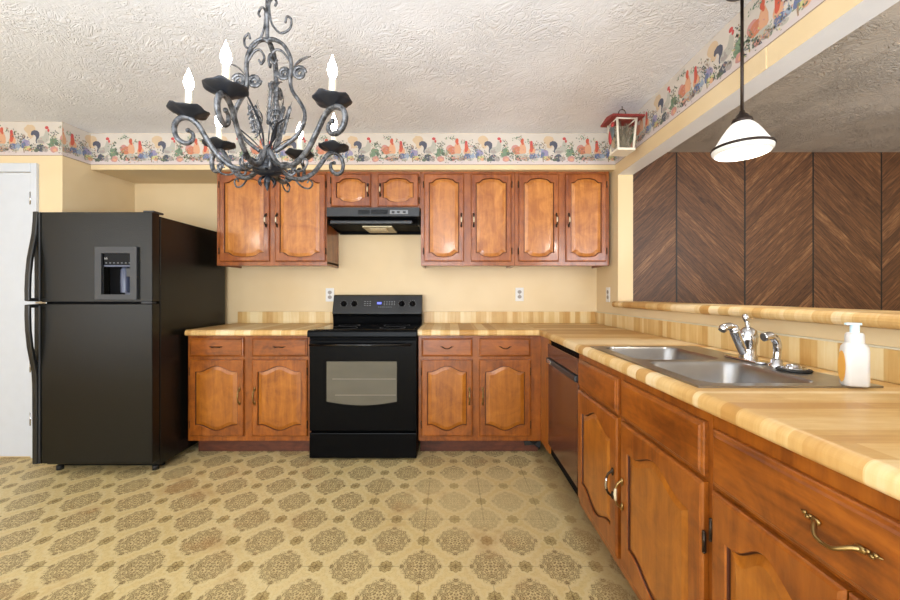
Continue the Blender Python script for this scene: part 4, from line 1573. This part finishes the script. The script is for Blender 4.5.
MB().lathe([(0.099, 0.024), (0.105, 0.010), (0.103, 0.000), (0.094, -0.010), (0.088, -0.008), (0.096, 0.004), (0.096, 0.02)], (0, 0, 0), 40).build('glass_rim', SHADE_RIM, sh)
MB().lathe([(0.100, 0.022), (0.107, 0.020), (0.108, 0.012), (0.105, 0.010), (0.100, 0.022)], (0, 0, 0), 40).build('metal_band', ROD, sh)
MB().ball((0, 0, 0.055), 0.028, 0.028, 0.034, 14, 10).build('bulb', PEND_BULB, pn)
# the light the lamp throws down and around
lt = point('pendant_glow', (1.184, 1.577, 1.715), 7.0, 0.05, (1.0, 0.93, 0.82))

# ------------------------------------------------------------------ hanging birdhouse lantern
bhx, bhy = 1.137, 2.57
Z0 = 2.112
bh = thing('birdhouse_ornament', 'small cream birdhouse ornament with a dark red roof hanging in the ceiling corner', 'ornament', (bhx, bhy, Z0), radians(3))
B0, B1, H = 0.050, 0.064, 0.20
for sx in (-1, 1):
    for sy in (-1, 1):
        MB().tube([(sx * B0, sy * B0, 0.0), (sx * B1, sy * B1, H)], 0.0085, 4, flat=1.0).build('post', CREAM_WOOD, bh)
m = MB()
m.prism(rrect(-B0 - 0.010, B0 + 0.010, -B0 - 0.010, B0 + 0.010, 0.004, 3), 0.014, 'z', -0.006)
m.build('base', CREAM_WOOD, bh)
m = MB()
for sx in (-1, 1):
    m.tube([(sx * B1, -B1, H - 0.004), (sx * B1, B1, H - 0.004)], 0.006, 4)
    m.tube([(-B1, sx * B1, H - 0.004), (B1, sx * B1, H - 0.004)], 0.006, 4)
m.build('top_rail', CREAM_WOOD, bh)
m = MB()
rgb = random.Random(3)
for k in range(110):
    a, b = rgb.uniform(-0.040, 0.040), rgb.uniform(-0.040, 0.040)
    c, d2 = rgb.uniform(-0.052, 0.052), rgb.uniform(-0.052, 0.052)
    z = rgb.uniform(0.10, 0.195)
    m.tube([(a, b, 0.006), ((a + c) / 2 + rgb.uniform(-0.008, 0.008), (b + d2) / 2, z / 2), (c, d2, z)], 0.0015, 4)
m.build('twigs', TWIG, bh)['kind'] = 'stuff'
# low pitched roof
R_ = 0.030
rf = MB()
rf.prism([(-0.092, H), (0.092, H), (0.092, H + 0.012), (0, H + R_), (-0.092, H + 0.012)], 0.212, 'x', -0.106)
rf.build('roof', RED_ROOF, bh, bevel=0.002)
# hanging ring
m = MB()
m.tube([(0.024 * cos(a), 0, H + R_ + 0.026 + 0.026 * sin(a)) for a in [2 * pi * k / 20 for k in range(20)]], 0.0026, 6, closed=True)
m.tube([(0, 0, H + R_ + 0.048), (0, 0, ZC - Z0)], 0.002, 6)
m.build('hanging_ring', HINGE, bh)
# painted bird fixed on the near gable side
bm_ = MB()
xb = -B1 - 0.006
bm_.ball((xb, 0.0, 0.125), 0.010, 0.032, 0.050, 12, 8, 1)
bm_.ball((xb - 0.003, -0.018, 0.172), 0.010, 0.018, 0.018, 10, 6, 0)
bm_.ball((xb - 0.004, 0.012, 0.100), 0.009, 0.022, 0.050, 10, 6, 0)
bm_.tube([(xb, 0.010, 0.095), (xb, 0.03, 0.03)], [0.012, 0.004], 8, 1, flat=0.5)
bm_.tube([(xb - 0.004, -0.034, 0.172), (xb - 0.004, -0.048, 0.170)], [0.005, 0.001], 6, 0)
bm_.build('bird', [BIRD_RED, BIRD_GREY], bh)

# ------------------------------------------------------------------ chandelier
CX, CY, PZ = -0.667, 1.42, 1.775        # centre and height of the drip pans
ch = thing('chandelier', 'wrought iron candle chandelier with six arms hanging from the ceiling', 'chandelier', (CX, CY, PZ - 0.11))
ZH = PZ - 0.11                           # hub height; local z = world z - ZH


def polar(r, a, z):
    return (r * cos(a), r * sin(a), z)


ARM = [(0.016, 0.030), (0.030, 0.004), (0.060, -0.030), (0.105, -0.048), (0.150, -0.040), (0.195, -0.008), (0.232, 0.040), (0.262, 0.080), (0.295, 0.094), (0.325, 0.082), (0.338, 0.052), (0.328, 0.020), (0.300, 0.008), (0.278, 0.022), (0.276, 0.044), (0.292, 0.052)]
angles = [radians(a) for a in (213, 271, 326, 45, 87, 150)]
radii = [0.238, 0.270, 0.36, 0.264, 0.27, 0.31]
for ang, R in zip(angles, radii):
    k = R / 0.29
    pts = bez([polar(r * k, ang, z) for r, z in ARM], 4)
    n = len(pts)
    rad = [0.0100 if i < n * 0.75 else 0.0100 - 0.004 * (i - n * 0.75) / (n * 0.25) for i in range(n)]
    arm = MB().tube(pts, rad, 8, flat=0.8)
    # small side curl on each arm
    arm.tube(bez([polar(r * k, ang, z) for r, z in ((0.10, -0.040), (0.14, -0.072), (0.175, -0.074), (0.19, -0.052), (0.175, -0.040), (0.166, -0.054))], 4), 0.0035, 6)
    arm.ball(polar(0.292 * k, ang, 0.052), 0.008, n=8, m=6)
    arm = arm.build('arm', IRON, ch)
    c = polar(R, ang, 0.0)
    ph = ang * 3

    def wavy(r, a, ph=ph):
        return (r / 0.064) ** 3 * (0.0045 * sin(5 * a + ph) + 0.0025 * sin(9 * a))
    pan = MB().lathe([(0.0001, 0.094), (0.016, 0.096), (0.030, 0.104), (0.048, 0.108), (0.059, 0.116), (0.061, 0.119), (0.058, 0.119), (0.046, 0.113), (0.028, 0.109), (0.0001, 0.104)], (c[0], c[1], 0), 32, wave=wavy)
    pan.build('drip_pan', IRON_DARK, ch)
    MB().lathe([(0.0001, 0.100), (0.018, 0.103), (0.015, 0.112), (0.0112, 0.116), (0.0105, 0.183), (0.0060, 0.186), (0.0001, 0.187)], (c[0], c[1], 0), 16).build('candle_sleeve', CANDLE, ch)
    MB().lathe([(0.0001, 0.186), (0.0085, 0.188), (0.0130, 0.198), (0.0155, 0.209), (0.0125, 0.226), (0.0062, 0.242), (0.0022, 0.254), (0.0001, 0.260)], (c[0], c[1], 0), 16).build('flame_bulb', BULB, ch)

# hub, cup and finial
MB().lathe([(0.0001, 0.055), (0.010, 0.050), (0.016, 0.035), (0.020, 0.010), (0.026, -0.010), (0.040, -0.020), (0.044, -0.030), (0.040, -0.040), (0.022, -0.050), (0.010, -0.058), (0.0001, -0.060)], (0, 0, 0), 28).build('hub', IRON, ch)
MB().lathe([(0.044, -0.024), (0.052, -0.032), (0.046, -0.048), (0.024, -0.058), (0.0001, -0.060)], (0, 0, 0), 28).build('cup', IRON_DARK, ch)


def blade(m, pts, w, mi=0, flat=0.25):
    P = bez(pts, 5)
    n = len(P)
    m.tube(P, [max(0.0008, w * max(0.0, sin(pi * (0.08 + 0.92 * i / (n - 1)))) ** 0.7) for i in range(n)], 8, mi, flat=flat)


fn = MB()
fn.lathe([(0.0001, -0.05), (0.008, -0.055), (0.006, -0.075), (0.010, -0.085), (0.007, -0.098), (0.004, -0.108), (0.0001, -0.116)], (0, 0, 0), 14)
for k in range(6):
    a = k * pi / 3
    blade(fn, [polar(0.006, a, -0.060), polar(0.024, a, -0.070), polar(0.030, a, -0.086), polar(0.020, a, -0.100)], 0.009)
fn.build('finial', IRON_DARK, ch)
sp_ = MB()
for k in range(9):
    a = k * 2 * pi / 9 + 0.2
    blade(sp_, [polar(0.012, a, -0.052), polar(0.05, a, -0.050), polar(0.095, a, -0.056)], 0.005)
sp_.build('lower_leaves', IRON_DARK, ch)
# lower scrolls between the arms
for k in range(6):
    a = radians(0 + 60 * k)
    m = MB().tube(bez([polar(r, a, z) for r, z in ((0.03, -0.018), (0.070, -0.012), (0.098, -0.026), (0.102, -0.046), (0.088, -0.056), (0.078, -0.046), (0.086, -0.038))], 5), 0.0042, 6)
    m.build('lower_scroll', IRON, ch)

# lyre shaped cage
LY = [(0.030, 0.030), (0.068, 0.055), (0.108, 0.088), (0.134, 0.135), (0.136, 0.175), (0.116, 0.215), (0.092, 0.250), (0.084, 0.290), (0.088, 0.330), (0.084, 0.375), (0.060, 0.418), (0.026, 0.438), (0.0, 0.436)]
for sgn, kx in ((0.0, 1.0), (pi, 0.86), (pi / 2, 0.8)):
    pts = bez([polar(r * kx, sgn, z) for r, z in LY], 5)
    m = MB().tube(pts, 0.0100, 8, flat=0.7)
    m.tube(bez([polar(r * kx, sgn, z) for r, z in ((0.082, 0.36), (0.055, 0.395), (0.030, 0.40), (0.012, 0.372), (0.026, 0.350), (0.036, 0.366))], 5), 0.0045, 6)
    m.build('cage_bar', IRON, ch)
    # coiled rosettes and a leaf on each bar
    zc = 0.318 if sgn == 0.0 else 0.290
    m = MB()
    for s in (-1, 1):
        cx = 0.088 * kx + s * 0.028
        sp_pts = []
        for i in range(26):
            t = i / 25
            aa = t * 4.2 * pi + (0 if s > 0 else pi)
            r = 0.024 * (1 - 0.72 * t)
            p = polar(cx, sgn, zc)
            sp_pts.append((p[0] + r * cos(aa) * cos(sgn), p[1] + r * cos(aa) * sin(sgn) + 0.01 * t, p[2] + r * sin(aa)))
        m.tube(sp_pts, 0.0042, 6, flat=1.6)
    m.build('rosette', IRON, ch)
    m = MB()
    p0 = polar(0.095 * kx, sgn, zc + 0.02)
    p1 = polar(0.125 * kx, sgn, zc + 0.048)
    p2 = polar(0.160 * kx, sgn, zc + 0.060)
    blade(m, [p0, p1, p2], 0.009, 0, 0.3)
    m.build('leaf', IRON, ch)

# stem, loop and chain
MB().lathe([(0.0001, 0.425), (0.009, 0.430), (0.007, 0.445), (0.0065, 0.52), (0.011, 0.525), (0.011, 0.532), (0.0065, 0.537), (0.0065, 0.585), (0.010, 0.590), (0.010, 0.600), (0.0001, 0.604)], (0, 0, 0), 16).build('stem', IRON, ch)


def link(m, zc, turn, h=0.022, w=0.012, r=0.0028):
    P = []
    for k in range(20):
        a = 2 * pi * k / 20
        x = w * cos(a)
        P.append((x * cos(turn), x * sin(turn), zc + h * sin(a)))
    m.tube(P, r, 6, closed=True)


top = ZC - ZH
zz = 0.618
i = 0
while zz < top - 0.03:
    m = MB()
    link(m, zz, (i % 2) * pi / 2 + 0.4)
    m.build('chain_link', IRON, ch)
    zz += 0.035
    i += 1
MB().lathe([(0.062, top - 0.001), (0.060, top - 0.012), (0.030, top - 0.026), (0.006, top - 0.034)], (0, 0, 0), 24).build('ceiling_cup', IRON, ch)

# S scrolls beside the stem
for s, dz in ((1, 0.0), (-1, -0.03)):
    pts = [(0.028 * s, 0.560), (0.034 * s, 0.575), (0.022 * s, 0.590), (0.008 * s, 0.570), (0.009 * s, 0.530), (0.020 * s, 0.490), (0.050 * s, 0.462), (0.082 * s, 0.478), (0.088 * s, 0.512), (0.072 * s, 0.522), (0.066 * s, 0.500)]
    if s > 0:
        P = [(x, 0.0, z) for x, z in pts]
    else:
        P = [(x * 0.95, 0.0, z - 0.022 - abs(x) * 0.55) for x, z in pts]
    MB().tube(bez(P, 5), 0.0042, 7).build('top_scroll', IRON, ch)

# centre bouquet: long blades, feather scrolls and wheat
bl = [((-0.01, 0, 0.03), (-0.012, -0.02, 0.11), (-0.045, -0.04, 0.20), (-0.070, -0.05, 0.245), 0.010),
      ((0.012, 0, 0.03), (0.03, -0.02, 0.09), (0.07, -0.04, 0.125), (0.115, -0.05, 0.13), 0.010),
      ((0.012, 0, 0.03), (0.05, 0.03, 0.08), (0.095, 0.05, 0.10), (0.135, 0.05, 0.085), 0.007),
      ((-0.012, 0, 0.03), (-0.05, -0.02, 0.07), (-0.095, -0.04, 0.11), (-0.12, -0.05, 0.155), 0.007),
      ((0.0, 0.01, 0.03), (0.01, 0.03, 0.12), (0.03, 0.05, 0.20), (0.04, 0.05, 0.26), 0.008),
      ((0.0, -0.01, 0.03), (0.04, -0.03, 0.07), (0.06, -0.06, 0.10), (0.10, -0.09, 0.11), 0.006)]
for a, b, c, d, w_ in bl:
    m = MB()
    blade(m, [a, b, c, d], w_)
    m.build('blade_leaf', IRON_DARK, ch)
for (bx, by, lean, H_) in ((0.012, -0.005, 0.02, 0.24), (-0.03, 0.0, -0.035, 0.17), (0.035, 0.01, 0.045, 0.17)):
    m = MB()
    m.tube(bez([(bx * 0.3, by, 0.03), (bx, by, 0.03 + H_ * 0.4), (bx + lean, by, 0.03 + H_)], 5), 0.0026, 6)
    for k in range(9):
        f = 0.42 + 0.06 * k
        x = bx + lean * (f - 0.2)
        z = 0.03 + H_ * f
        for s in (-1, 1):
            m.ball((x + s * 0.011, by, z + 0.006), 0.0075, 0.004, 0.012, 8, 5)
            m.tube([(x + s * 0.012, by, z + 0.012), (x + s * 0.020, by, z + 0.036)], [0.0012, 0.0005], 4)
    m.build('wheat_ear', IRON, ch)
for s in (-1, 1):
    m = MB()
    for k in range(5):
        r0 = 0.014 + 0.005 * k
        P = []
        for i in range(14):
            a = pi * 0.1 + i / 13 * 1.35 * pi
            P.append((s * (0.040 + r0 * cos(a) * 0.8), -0.012, 0.09 + 0.020 * k * 0.7 + r0 * sin(a)))
        m.tube(P, 0.0026, 5)
    m.build('feather_scroll', IRON, ch)
